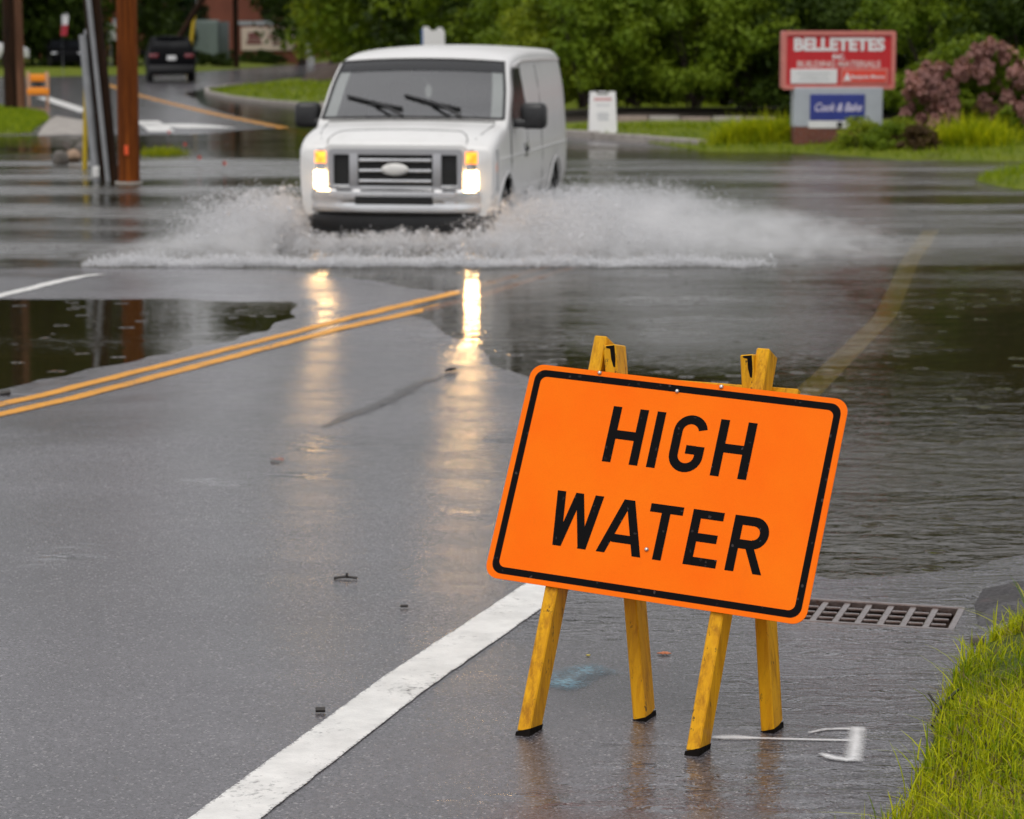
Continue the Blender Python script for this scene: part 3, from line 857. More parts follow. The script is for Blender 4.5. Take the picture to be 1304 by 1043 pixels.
def wood_mat():
    m, n, l, b = new_mat('yellow_painted_wood')
    P = n.new('ShaderNodeTexCoord').outputs['Object']
    g = noise(n, l, mapping(n, l, P, (70, 70, 4)), 1.0, 5, .6, .6)
    c = mixc(n, l, rng_map(n, l, g, .3, .7, 0, 1), (.62, .275, .003), (.80, .40, .006))
    gr = rng_map(n, l, noise(n, l, mapping(n, l, P, (30, 30, 5)), 1.0, 8, .75), .50, .66, 0, .85)
    c = mixc(n, l, gr, c, (.34, .13, .004))
    ch = rng_map(n, l, noise(n, l, mapping(n, l, P, (1, 1, .45)), 46, 6, .7), .625, .66, 0, .9)
    c = mixc(n, l, ch, c, (.05, .028, .015))
    l.new(c, b.inputs['Base Color']); b.inputs['Roughness'].default_value = .55; b.inputs['Specular IOR Level'].default_value = .15; b.inputs['Coat Weight'].default_value = .12; b.inputs['Coat Roughness'].default_value = .15
    bp = n.new('ShaderNodeBump'); bp.inputs['Strength'].default_value = .5; bp.inputs['Distance'].default_value = .004
    l.new(g, bp.inputs['Height']); l.new(bp.outputs[0], b.inputs['Normal'])
    return m
M_WOOD = wood_mat()
M_BURNT = simple('black_stained_wood', (.007, .005, .004), .8, var=.4, scale=40, bump=.4, spec=.08)

def leg(A, B, wd, dp, bottom_z, back=False):
    """a timber from foot A to head B; wd across, dp front to back; sawn level at the foot, square at the head"""
    A, B = Vector(A), Vector(B)
    ax = (B - A).normalized()
    u = (SU - ax * SU.dot(ax)).normalized(); d = ax.cross(u) * -1
    if d.y < 0: d = -d
    vs = []
    for sx in (-1, 1):
        for sy in (-1, 1):
            e = A + u * sx * wd / 2 + d * sy * dp / 2
            lift = .012 if (sy < 0 and not back) else (.016 if (sy > 0 and back) else 0)
            t = (bottom_z + lift - e.z) / ax.z
            vs.append(e + ax * t)
            vs.append(B + u * sx * wd / 2 + d * sy * dp / 2)
    bm = bmesh.new()
    bv = [bm.verts.new(v) for v in vs]
    for f in [(0, 1, 3, 2), (4, 6, 7, 5), (0, 4, 5, 1), (2, 3, 7, 6), (0, 2, 6, 4), (1, 5, 7, 3)]:
        bm.faces.new([bv[i] for i in f])
    bmesh.ops.recalc_face_normals(bm, faces=bm.faces)
    bmesh.ops.bevel(bm, geom=list(bm.edges), offset=.0035, segments=1, affect='EDGES')
    bmesh.ops.triangulate(bm, faces=[f for f in bm.faces if len(f.verts) > 4])
    me = bpy.data.meshes.new('leg'); bm.to_mesh(me); bm.free()
    o = at_root(link('leg', me, M_WOOD))
    # foot: black worn end
    return o, ax, u, d
def on_face(px, py, off):
    d = ray(px, py); o = Vector((0, 0, CAMH)); p0 = SP + SN * off
    return o + d * (SN.dot(p0 - o) / SN.dot(d))
LW, LD = .039, .082
HEADS = {}
for key, foot, head in (('fl', (671, 944), (771, 433)), ('fr', (886.5, 966), (977, 449))):
    A_, B_2 = on_face(*foot, .052), on_face(*head, .052)
    zf = gz(A_.x, A_.y)
    o, ax, u, d = leg(A_, B_2, LW, LD, zf)
    HEADS[key] = (A_, B_2, ax, u, d)
for key, foot, head, off in (('bl', (821, 916), (782.5, 440), .028), ('br', (984, 931), (956.5, 452), .028)):
    x, y, z = ground_pt(*foot)
    A_, B_2 = Vector((x, y + .02, z)), on_face(*head, off)
    o, ax, u, d = leg(A_, B_2, LW, LD, z, True)
    HEADS[key] = (A_, B_2, ax, u, d)
    # dark split in the end that faces the road
    c = B_2 - d * (LD / 2 + .0008) - ax * .030 + u * .006
    mb = MB()
    pts = [(-.016, .027), (.010, .027), (.010, -.012), (.007, -.036), (.002, -.034), (-.003, -.012), (-.004, .018), (-.016, .022)]
    vv = [c + u * a + ax * b_ for a, b_ in pts] + [c + u * a + ax * b_ + d * .004 for a, b_ in pts]
    k = len(pts)
    mb.add(vv, [tuple(range(k)), tuple(range(2 * k - 1, k - 1, -1))] + [(i, (i + 1) % k, k + (i + 1) % k, k + i) for i in range(k)])
    at_root(mb.build('paint_loss', M_BURNT))
for key in ('fl', 'fr', 'bl', 'br'):
    A_, B_2, ax, u, d = HEADS[key]
    # bare black wood at the foot: a thin shoe round the end
    zf = gz(A_.x, A_.y) if key[0] == 'f' else A_.z
    vs = []
    for sx in (-1, 1):
        for sy in (-1, 1):
            e = A_ + u * sx * (LW / 2 + .0012) + d * sy * (LD / 2 + .0012)
            vs.append(e + ax * ((zf - .004 - e.z) / ax.z))
            hgt_ = .016 if sy < 0 and key[0] == 'f' else .007
            vs.append(e + ax * ((zf + hgt_ + .006 * sx - e.z) / ax.z))
    at_root(MB().add(vs, [(0, 1, 3, 2), (4, 6, 7, 5), (0, 4, 5, 1), (2, 3, 7, 6), (0, 2, 6, 4), (1, 5, 7, 3)]).build('worn_foot', M_BURNT))
# rails behind the panel
for (p, q, off, hh) in (((735, 476), (1019, 497), .118, .075), ((700, 640), (1000, 690), .118, .075)):
    a, b_ = on_face(*p, off), on_face(*q, off)
    c = (a + b_) / 2 - SV * hh * .5; L = (b_ - a).length
    M = Matrix((((b_ - a).normalized()), SN, (b_ - a).normalized().cross(SN))).transposed().to_4x4()
    at_root(MB().box(c, (L, .030, hh), M, .003).build('rail', M_WOOD))

# ------------------------------------------------------------------ the van
def interp_rows(x, tab):
    xs_ = [r[0] for r in tab]
    return [np.interp(x, xs_, [r[i] for r in tab]) for i in range(1, len(tab[0]))]

def smooth_tab(tab, x):
    """smooth (Catmull-Rom like) interpolation of table columns"""
    T = np.array(tab, float); xs_ = T[:, 0]
    i = int(np.clip(np.searchsorted(xs_, x) - 1, 0, len(xs_) - 2))
    h = xs_[i + 1] - xs_[i]; t = (x - xs_[i]) / h
    def tan(k):
        if k == 0: return (T[1] - T[0]) / (xs_[1] - xs_[0])
        if k == len(xs_) - 1: return (T[-1] - T[-2]) / (xs_[-1] - xs_[-2])
        a = (T[k] - T[k - 1]) / (xs_[k] - xs_[k - 1]); b = (T[k + 1] - T[k]) / (xs_[k + 1] - xs_[k])
        return np.where(a * b > 0, 2 * a * b / (a + b + 1e-12), 0)
    m0, m1 = tan(i) * h, tan(i + 1) * h
    return ((2 * t**3 - 3 * t**2 + 1) * T[i] + (t**3 - 2 * t**2 + t) * m0 + (-2 * t**3 + 3 * t**2) * T[i + 1] + (t**3 - t**2) * m1)[1:]

def loft_body(xs_, top_tab, side, zb_fun, rc_fun, n_side=10, n_arc=5, n_top=7):
    """body of a vehicle lofted from cross-sections. top_tab rows: x, z_top, width factor, crown, belt drop. returns vertices, faces, section size"""
    V, secs = [], []
    for x in xs_:
        zt, k, crown = smooth_tab(top_tab, x)
        zb = zb_fun(x); rc = rc_fun(x, zt)
        half = [(0, zb)]
        z1 = zt - rc
        zs = [zb + (z1 - zb) * t for t in np.linspace(0, 1, n_side)]
        for j, z in enumerate(zs):
            y = k * side(z)
            half.append((y if j else y - .02, z))
        ye = k * side(z1)
        for j in range(1, n_arc + 1):
            a = math.pi / 2 * j / n_arc
            half.append((ye - rc * (1 - math.cos(a)), z1 + rc * math.sin(a)))
        yt = ye - rc
        for j in range(1, n_top + 1):
            t = j / n_top
            half.append((yt * (1 - t), zt + crown * (1 - (1 - t) ** 2)))
        full = [(x, y, z) for y, z in half] + [(x, -y, z) for y, z in reversed(half[1:-1])]
        secs.append(len(full)); V += full
    n = secs[0]; F_ = []
    for i in range(len(xs_) - 1):
        for j in range(n):
            F_.append((i * n + j, i * n + (j + 1) % n, (i + 1) * n + (j + 1) % n, (i + 1) * n + j))
    F_.append(tuple(range(n))[::-1]); F_.append(tuple((len(xs_) - 1) * n + j for j in range(n)))
    return V, F_, n

M_VANW = simple('white_van_paint', (.70, .695, .68), .34, var=.03, scale=1.5, coat=.10, dirt=(.38, .36, .32), dirt_amt=.18)
M_BLACKP = simple('black_plastic', (.016, .016, .017), .42, var=.2, scale=12)
M_RUBBER = simple('black_rubber', (.013, .013, .013), .7, var=.3, scale=20)
M_DARK = simple('dark_recess', (.010, .010, .010), .8)
M_CHROME = simple('chrome', (.72, .72, .72), .10, 1.0, var=.04)
M_SILVER = simple('silver_plastic', (.42, .42, .43), .28, .6, var=.05)
M_STEEL = simple('steel_wheel', (.30, .30, .31), .35, .8, dirt=(.05, .045, .04), dirt_amt=.6)
M_BADGE = simple('pale_badge', (.66, .65, .62), .25, .0)
M_SEAT = simple('grey_seat_cloth', (.20, .20, .205), .9, var=.2, scale=20)
M_PAPER = simple('white_paper', (.75, .74, .70), .8)

def glass_mat(name, tint, boost=2.9, rough=.0):
    m, n, l, b = new_mat(name); n.remove(b)
    fr = n.new('ShaderNodeFresnel'); fr.inputs['IOR'].default_value = 1.52
    g = n.new('ShaderNodeBsdfGlossy'); g.inputs['Roughness'].default_value = rough
    t = n.new('ShaderNodeBsdfTransparent'); t.inputs['Color'].default_value = (*tint, 1)
    ms = n.new('ShaderNodeMixShader')
    l.new(mul(n, l, fr.outputs[0], boost), ms.inputs[0]); l.new(t.outputs[0], ms.inputs[1]); l.new(g.outputs[0], ms.inputs[2])
    l.new(ms.outputs[0], n['Material Output'].inputs['Surface'])
    return m
M_GLASS = glass_mat('windscreen_glass', (.72, .76, .75), 4.8)
M_TINT = glass_mat('dark_tint_band', (.10, .10, .13), 1.9)
M_SIDEG = glass_mat('side_glass', (.16, .17, .17))
def lamp_mat(name, c, e, strength):
    m, n, l, b = new_mat(name)
    b.inputs['Base Color'].default_value = (*c, 1); b.inputs['Roughness'].default_value = .12
    b.inputs['Coat Weight'].default_value = 1
    b.inputs['Emission Color'].default_value = (*e, 1)
    P = n.new('ShaderNodeTexCoord').outputs['Object']
    l.new(mul(n, l, rng_map(n, l, noise(n, l, P, 16, 3, .6), .35, .65, .45, 1.4), strength), b.inputs['Emission Strength'])
    return m
M_AMBER = lamp_mat('lit_amber_lens', (.6, .16, .01), (1.0, .26, .02), 2.2)
M_AMBERD = lamp_mat('amber_reflector', (.55, .12, .01), (1.0, .2, .02), .5)
M_LAMPW = lamp_mat('lit_headlamp_weaker', (.8, .75, .6), (1.0, .60, .24), 24.0)
M_LAMP = lamp_mat('lit_headlamp', (.8, .75, .6), (1.0, .60, .24), 58.0)

VAN_Y, VAN_X, VAN_YAW, WD = 25.5, -1.165, R(8.9), .20
van = empty('cargo_van', (0, 0, -WD), 0, 'white cargo van driving through the flood with its headlights on', 'van')
fwd = Vector((-math.sin(VAN_YAW), -math.cos(VAN_YAW), 0))
van.location = Vector((VAN_X, VAN_Y, -WD)) - fwd * 2.75
van.rotation_euler = (0, 0, math.atan2(fwd.y, fwd.x))      # local +x is forward, +y is its left

WHX, WHR = (1.90, -1.62), .375
def van_zb(x):
    z = .43 + (.05 if x < -2.2 else 0)
    for c in WHX:
        dx = abs(x - c)
        if dx < .47: z = max(z, .375 + math.sqrt(max(.47 ** 2 - dx ** 2, 0)) * .93)
    return z
def van_side(z):
    return np.interp(z, [.40, .55, .72, .95, 1.00, 1.30, 1.62, 1.95, 2.1], [.955, .985, 1.0, 1.005, .998, .985, .955, .888, .86])
van_top = [(-2.73, 1.88, .95, .02), (-2.69, 1.97, .972, .03), (-2.60, 2.01, .985, .035), (-2.2, 2.035, 1, .04), (-.5, 2.045, 1, .045), (.35, 2.02, 1, .045), (.80, 1.985, 1, .04), (1.07, 1.935, .995, .035),
           (1.12, 1.915, .995, .032), (1.76, 1.345, .998, .015), (1.84, 1.300, .998, .03), (2.10, 1.265, 1, .035), (2.40, 1.205, .992, .035), (2.54, 1.150, .98, .03), (2.60, 1.105, .968, .02), (2.625, 1.06, .958, .01)]
van_xs = sorted(set(np.round(np.concatenate([np.linspace(-2.73, -2.6, 6), np.linspace(-2.6, 2.4, 60), [c + d for c in WHX for d in np.linspace(-.475, .475, 25)], np.linspace(1.12, 1.76, 8), np.linspace(1.76, 1.9, 5), np.linspace(2.4, 2.625, 12)]), 4)))
van_rc = lambda x, zt: float(np.interp(x, [-2.73, 1.0, 1.12, 1.76, 1.95, 2.625], [.11, .11, .065, .045, .10, .07]))
V_b, F_b, ns = loft_body(van_xs, van_top, van_side, van_zb, van_rc)
# open the windscreen: the flat top faces between header and cowl
WS_LO, WS_HI = 1.735, 1.135
def is_ws(f):
    if len(f) > 4: return False
    x = sum(V_b[i][0] for i in f) / 4
    if not (WS_HI < x < WS_LO): return False
    js = [i % ns for i in f]
    return all((1 + 10 + 5 <= (j if j <= ns // 2 else ns - j) <= ns // 2) for j in js)
keepf = [f for f in F_b if not is_ws(f)]
body = MB().add(V_b, keepf).build('body', M_VANW, van, smooth=38)

def van_surf(x, y):
    """height of the bonnet, windscreen or roof at x, y"""
    zt, k, cr = smooth_tab(van_top, x); rc = van_rc(x, zt)
    yt = k * van_side(zt - rc) - rc
    t = max(0.0, 1 - abs(y) / yt)
    return zt + cr * (1 - (1 - t) ** 2), yt
def van_y(x, z):
    zt, k, cr = smooth_tab(van_top, x)
    return k * van_side(z)
# windscreen glass with a dark band along its top, and a black seal round it
def ws_sheet(name, x0, x1, mat, lift, parent, inset=.0):
    nx, ny = 8, 12; vs = []
    for i in range(nx + 1):
        x = x0 + (x1 - x0) * i / nx
        _, yt = van_surf(x, 0)
        for j in range(ny + 1):
            y = (yt - inset) * (1 - 2 * j / ny)
            z, _ = van_surf(x, y)
            vs.append((x + lift * .6, y, z + lift * .8))
    fs = [(i * (ny + 1) + j, i * (ny + 1) + j + 1, (i + 1) * (ny + 1) + j + 1, (i + 1) * (ny + 1) + j) for i in range(nx) for j in range(ny)]
    return MB().add(vs, fs).build(name, mat, parent, smooth=180)
wsx = ws_sheet('windscreen', 1.745, 1.125, M_GLASS, .002, van)
ws_sheet('tint_band', 1.27, 1.128, M_TINT, .006, wsx, .01)
sl = MB()
path = [(1.755, s) for s in np.linspace(-1, 1, 13)]
def wsp(x, s, lift=.006):
    _, yt = van_surf(x, 0); z, _ = van_surf(x, yt * s * .999); return (x + lift * .6, yt * s, z + lift)
sl.tube([wsp(1.755, s) for s in np.linspace(-1, 1, 13)], .017, 6)
sl.tube([wsp(1.125, s) for s in np.linspace(-1, 1, 13)], .013, 6)
for s in (-1, 1): sl.tube([wsp(x, s) for x in np.linspace(1.755, 1.125, 9)], .016, 6)
sl.build('seal', M_BLACKP, wsx, smooth=60)
# wipers
for y0, y1 in ((.10, .80), (-.50, .22)):
    yb, yt_ = (y0, y1)
    wp = MB()
    def P_(y, x, l=.03): z, _ = van_surf(x, y); return (x + l * .5, y, z + l)
    base = P_(yb if False else y0 + .12, 1.76, .03)
    tip = P_(y1 - .02, 1.56, .03)
    # pivots sit towards the driver's side; blades lie up to the passenger's side
    wp.tube([P_(y0, 1.765, .03), P_(y0 + .18, 1.68, .05), P_(y0 + .34, 1.60, .035)], [.018, .015, .013], 6)
    wp.tube([P_(y0 + .02, 1.66, .02), P_(y0 + .34, 1.60, .025), P_(y0 + .62, 1.53, .02)], .015, 6)
    wp.build('wiper', M_BLACKP, van, smooth=60).scale = (1, -1, 1)
# seams of the bonnet
def top_line(pts, r_, lift=.0):
    MB().tube([(x, y, van_surf(x, y)[0] + lift) for x, y in pts], r_, 5).build('bonnet_seam', M_DARK, van, smooth=60)
for s in (-1, 1):
    top_line([(x, s * yy_) for x, yy_ in ((1.84, .86), (2.1, .845), (2.35, .815), (2.50, .775))], .006, -.002)
    top_line([(2.30, s * .60), (2.42, s * .67), (2.52, s * .70), (2.58, s * .70)], .006, -.001)
top_line([(2.30, y) for y in np.linspace(-.60, .60, 9)], .006, -.001)
top_line([(1.80, y) for y in np.linspace(-.86, .86, 11)], .010, .002)
# inside
it = MB(); it.box((1.48, 0, 1.20), (.50, 1.60, .16), bev=.04); it.box((1.30, 0, 1.05), (.30, 1.6, .30), bev=.03)
it.build('dashboard', M_BLACKP, van, smooth=40)
for y in (.42, -.42):
    s = MB(); s.box((.38, y, 1.18), (.16, .50, .66), Matrix.Rotation(R(-12), 4, 'Y'), .05); s.box((.62, y, .88), (.50, .50, .14), None, .05)
    so = s.build('seat', M_SEAT, van, smooth=50)
    MB().box((.30, y, 1.60), (.10, .26, .20), None, .04).build('headrest', M_SEAT, so, smooth=50)
it = MB()
it.box((-.05, 0, 1.2), (.02, 1.7, 1.5)); it.build('bulkhead', simple('grey_bulkhead', (.45, .47, .48), .7), van)
tw = MB(); pts = [(1.20 + .06 * math.sin(a), .42 + .19 * math.cos(a), 1.26 + .17 * math.sin(a)) for a in np.linspace(0, 2 * math.pi, 25)]
tw.tube(pts, .014, 6); tw.build('steering_wheel', M_BLACKP, van, smooth=60)
MB().box((1.20, 0, 1.80), (.03, .24, .07), None, .015).build('rear_view_mirror', M_BLACKP, van, smooth=40)
for y, z in ((.58, 1.86), (-.58, 1.86)):
    MB().box((1.02, y, z - .03), (.14, .46, .02), None, .006).build('sun_visor', M_SEAT, van)
for y, wv, x in ((-.62, .16, 1.60), (-.20, .20, 1.62), (.50, .22, 1.62), (.10, .2, 1.62)):
    p = MB().box((x, y, 1.292), (.16, wv, .012), Matrix.Rotation(R(8), 4, 'Z')).build('paper', M_PAPER)
    p.parent = van; p.parent = None; p.matrix_world = Matrix.Translation(van.location) @ Matrix.Rotation(van.rotation_euler.z, 4, 'Z')
    tag(p, {-.62: 'white paper at the passenger end of the van dashboard', -.20: 'white paper left of the middle of the van dashboard', .50: 'white paper in front of the van steering wheel', .10: 'white paper in the middle of the van dashboard'}[y], 'paper', 'papers on the van dashboard')
orn = MB().prism([(0, .07), (.035, .02), (.03, -.05), (0, -.085), (-.03, -.05), (-.035, .02)], -.006, .006, Matrix(((0, 0, 1, 1.19), (1, 0, 0, .06), (0, 1, 0, 1.63), (0, 0, 0, 1))))
orn.tube([(1.19, .06, 1.69), (1.20, .0, 1.77)], .003, 5)
o = orn.build('air_freshener', M_PAPER); o.matrix_world = Matrix.Translation(van.location) @ Matrix.Rotation(van.rotation_euler.z, 4, 'Z')
tag(o, 'small white ornament hanging from the van rear view mirror', 'air freshener')
# front: grille
gx = 2.628
g = MB()
oy, oz0, oz1 = .675, .668, 1.085
def ring(mb, y, z0, z1, t, x0, x1, r=.05):
    cz, hy, hz = (z0 + z1) / 2, y, (z1 - z0) / 2
    a, b_ = rrect(hy, hz, r, 5), rrect(hy - t, hz - t, max(r - t, .012), 5)
    n = len(a)
    vs = []
    for pts, xx in ((a, x0), (a, x1), (b_, x1), (b_, x0)): vs += [(xx, p, cz + q) for p, q in pts]
    fs = []
    for k in range(3):
        fs += [(k * n + i, k * n + (i + 1) % n, (k + 1) * n + (i + 1) % n, (k + 1) * n + i) for i in range(n)]
    mb.add(vs, fs)
ring(g, oy, oz0, oz1, .055, gx - .06, gx + .035)
gr = g.build('grille', M_SILVER, van, smooth=40)
m = MB(); m.box((gx + .003, 0, (oz0 + oz1) / 2), (.014, 1.26, .37)); m.build('grille_backing', M_DARK, gr)
# posts between centre bars and side slots, and the three bright bars
for s in (-1, 1):
    MB().box((gx + .012, s * .418, .878), (.05, .09, .335), None, .012).build('grille_post', M_SILVER, gr, smooth=40)
    q = MB(); ring2 = []
    q.box((gx + .016, s * .545, .722), (.05, .17, .025), None, .008); q.build('slot_sill', M_CHROME, gr, smooth=40)
for z in (.975, .872, .770):
    MB().box((gx + .026, 0, z), (.034, .735, .036), None, .012).build('grille_bar', M_CHROME, gr, smooth=40)
MB().box((gx + .016, 0, .712), (.04, .735, .022), None, .008).build('grille_bar', M_CHROME, gr, smooth=40)
em = MB(); em.lathe([(0, .028), (.09, .026), (.125, .016), (.138, 0)], 'X', (0, 0, 0), 32)
em = em.mesh('emblem'); em.transform(Matrix.Translation((gx + .042, 0, .885)) @ Matrix.Diagonal((1, 1, .45, 1)))
link('emblem', em, M_BADGE, gr, 60)
# white nose panel over the grille
nb2 = MB(); ring(nb2, .73, .66, 1.125, .07, gx - .07, gx + .008, .08); nb2.build('nose_panel', M_VANW, van, smooth=40)
# head lamps
for s in (-1, 1):
    hy0, hy1 = .692, .985
    def yy(a): return s * (hy0 + (hy1 - hy0) * a)
    def xx(a): return 2.628 - .14 * max(0.0, a) ** 2.2
    def lens(z0, z1, a0, a1, lift):
        vs, k = [], 7
        for i in range(k + 1):
            a = a0 + (a1 - a0) * i / k
            for z in np.linspace(z0, z1, 4):
                vs.append((xx(a) + lift, yy(a), z))
        fs = [(i * 4 + j, i * 4 + j + 1, (i + 1) * 4 + j + 1, (i + 1) * 4 + j) for i in range(k) for j in range(3)]
        return MB().add(vs, fs)
    hl = lens(.672, 1.078, -.02, 1.06, .006).build('headlight', M_SILVER, van, smooth=180)
    lens(.945, 1.058, .04, .90, .018).build('amber_lens', M_AMBER, hl, smooth=180)
    lens(.885, .940, .05, .55, .014).build('clear_lens', M_CHROME, hl, smooth=180)
    lens(.865, .950, .60, 1.02, .020).build('side_marker', M_AMBERD, hl, smooth=180)
    lens(.695, .866, .03, .93, .022).build('lamp_lens', M_LAMP if s > 0 else M_LAMPW, hl, smooth=180)
# bumper
bp_ = MB(); ys_b = np.linspace(-.97, .97, 33); prof = [(0, .688), (.045, .690), (.075, .672), (.080, .600), (.070, .555), (.078, .530), (.074, .470), (.03, .440), (0, .440)]
vs = []
for y in ys_b:
    sweep = 2.665 - .20 * (abs(y) / .97) ** 5 - .015 * (y / .97) ** 2
    vs += [(sweep + a, y, z) for a, z in prof]
k = len(prof)
fs = [(i * k + j, i * k + (j + 1) % k, (i + 1) * k + (j + 1) % k, (i + 1) * k + j) for i in range(len(ys_b) - 1) for j in range(k)]
fs += [tuple(range(k)), tuple((len(ys_b) - 1) * k + j for j in range(k))]
bmp = bp_.add(vs, fs).build('bumper', M_CHROME, van, smooth=30)
MB().box((2.742, 0, .585), (.012, .78, .078), None, .004).build('bumper_slot', M_DARK, bmp)
MB().box((2.615, 0, .676), (.05, 1.66, .022)).build('bumper_gap', M_DARK, van)
m = MB(); m.box((2.60, 0, .345), (.10, 1.72, .20), None, .03); m.box((2.40, 0, .42), (.30, 1.5, .14)); m.build('air_dam', M_BLACKP, van, smooth=40)
m = MB(); m.box((.1, 0, .45), (5.0, 1.45, .22)); m.build('chassis', M_DARK, van)
for c in WHX:                                              # dark liners inside the arches
    for s in (-1, 1):
        k = 14; vs = []
        for i in range(k + 1):
            a = math.pi * i / k; x = c + .462 * math.cos(a); z = .36 + .455 * .93 * math.sin(a)
            vs += [(x, s * .52, z), (x, s * (van_y(x, max(z, .45)) - .012), z)]
        fs = [(2 * i, 2 * i + 1, 2 * i + 3, 2 * i + 2) for i in range(k)] + [tuple(2 * i for i in range(k + 1))]
        MB().add(vs, fs).build('wheel_well', M_DARK, van)
# wheels
def wheel(parent, x, y, s, r=WHR, wd=.24):
    t = MB().lathe([(r * .58, -wd / 2), (r * .86, -wd / 2), (r * .97, -wd / 2 + .025), (r, -wd / 2 + .06), (r, wd / 2 - .06), (r * .97, wd / 2 - .025), (r * .86, wd / 2), (r * .58, wd / 2)], 'Y', (0, 0, 0), 30)
    o = t.build('wheel', M_RUBBER, parent, smooth=40); o.location = (x, y, r)
    q = MB().lathe([(r * .60, s * wd * .36), (r * .54, s * wd * .40), (r * .50, s * wd * .20), (r * .34, s * wd * .16), (r * .26, s * wd * .40), (r * .10, s * wd * .46), (0, s * wd * .46)], 'Y', (0, 0, 0), 24)
    q.build('rim', M_STEEL, o, smooth=50)
    return o
for c in WHX:
    for s in (-1, 1): wheel(van, c, s * .845, s)
# side: arch lips, crease, door gaps, side window, handle, mirrors
for c in WHX:
    for s in (-1, 1):
        pts = []
        for a in np.linspace(R(4), R(176), 25):
            x = c + .475 * math.cos(a); z = .375 + .475 * .93 * math.sin(a) + .01
            pts.append((x, s * (van_y(x, z) + .004), z))
        MB().tube(pts, .012, 6).build('arch_lip', M_VANW, van, smooth=60)
def side_line(pts, s, r_, mat, name, lift=.001):
    MB().tube([(x, s * (van_y(x, z) + lift), z) for x, z in pts], r_, 5).build(name, mat, van, smooth=60)
for s in (-1, 1):
    side_line([(x, .975) for x in np.linspace(2.3, -2.6, 24)], s, .010, M_VANW, 'side_crease')
    side_line([(1.62, .55), (1.63, .95), (1.60, 1.25), (1.42, 1.45), (1.12, 1.80), (1.0, 1.86), (.52, 1.90), (.50, 1.5), (.49, 1.0), (.50, .52)], s, .010, M_DARK, 'door_gap', -.003)
    side_line([(-.55, z) for z in np.linspace(.5, 1.88, 8)], s, .008, M_DARK, 'panel_seam', -.003)
    side_line([(-2.6, 1.915), (-1, 1.93), (.4, 1.925), (1.0, 1.87)], s, .013, M_VANW, 'drip_rail', .006)
    side_line([(x, .62) for x in np.linspace(1.3, -1.0, 12)], s, .006, M_VANW, 'lower_crease')
    # side window: proud of the door skin
    wpoly = [(1.50, 1.34), (1.02, 1.84), (.90, 1.86), (.60, 1.86), (.57, 1.34)]
    wb = MB(); nU = 8; rows = []
    for t in np.linspace(0, 1, nU + 1):
        z = 1.34 + .515 * t
        xf = np.interp(z, [1.34, 1.84, 1.86], [1.50, 1.02, .96]); rows.append([(x, s * (van_y(x, z) + .007), z) for x in np.linspace(xf, .575 + .02 * t, 9)])
    vs = [p for r_ in rows for p in r_]
    wb.add(vs, [(i * 9 + j, i * 9 + j + 1, (i + 1) * 9 + j + 1, (i + 1) * 9 + j) for i in range(nU) for j in range(8)])
    sw = wb.build('side_window', simple('tinted_side_glass', (.008, .009, .009), .25, spec=.15) if s < 0 else bpy.data.materials['tinted_side_glass'], van, smooth=180)
    zf = 1.01
    hd = MB(); hd.box((.64, s * (van_y(.64, zf) + .012), zf), (.18, .03, .05), None, .01); hd.build('door_handle', M_BLACKP, van, smooth=40)
    MB().box((.64, s * (van_y(.64, .99) + .003), 1.0), (.24, .012, .15), None, .004).build('handle_recess', M_SILVER, van)
    mr_ = MB(); mr_.box((1.34, s * 1.185, 1.375), (.17, .27, .265), Matrix.Rotation(R(-8 * s), 4, 'Z'), .055); mr_.box((1.36, s * 1.03, 1.30), (.12, .20, .09), None, .03)
    mo = mr_.build('mirror', M_BLACKP, van, smooth=50)
    MB().box((1.248, s * 1.19, 1.375), (.01, .20, .19), Matrix.Rotation(R(-8 * s), 4, 'Z'), .004).build('mirror_glass', M_CHROME, mo)
# black lettering ghost on the door is too faint to read; rear lamps
for s in (-1, 1):
    MB().box((-2.715, s * .88, 1.05), (.05, .13, .45), None, .015).build('tail_light', simple('red_lens', (.35, .01, .01), .15) if s < 0 else bpy.data.materials['red_lens'], van, smooth=40)

# ------------------------------------------------------------------ the splash
def tetra_cloud(name, P, r, mat, label, S):
    n = len(P)
    base = np.array([(1, 1, 1), (1, -1, -1), (-1, 1, -1), (-1, -1, 1)], float) / math.sqrt(3)
    q = rng.normal(size=(n, 4)); q /= np.linalg.norm(q, axis=1)[:, None]
    a, b_, c, d = q.T
    M = np.stack([np.stack([1 - 2 * (c * c + d * d), 2 * (b_ * c - a * d), 2 * (b_ * d + a * c)], -1), np.stack([2 * (b_ * c + a * d), 1 - 2 * (b_ * b_ + d * d), 2 * (c * d - a * b_)], -1),
                  np.stack([2 * (b_ * d - a * c), 2 * (c * d + a * b_), 1 - 2 * (b_ * b_ + c * c)], -1)], 1)
    V = np.einsum('nij,kj->nki', M, base) * r[:, None, None] * 1.5
    sl_ = np.linalg.norm(S, axis=1); dn = S / (sl_[:, None] + 1e-9)
    V = V + dn[:, None, :] * (np.einsum('nki,ni->nk', V, dn) * sl_[:, None])[..., None] + P[:, None, :]
    T = np.array([(0, 1, 2), (0, 3, 1), (0, 2, 3), (1, 3, 2)])
    Q = (np.arange(n)[:, None, None] * 4 + T[None]).reshape(-1, 3)
    me = np_mesh(name, V.reshape(-1, 3), Q); me.shade_smooth()
    o = link(name, me, mat)
    return tag(o, label, kind='stuff')
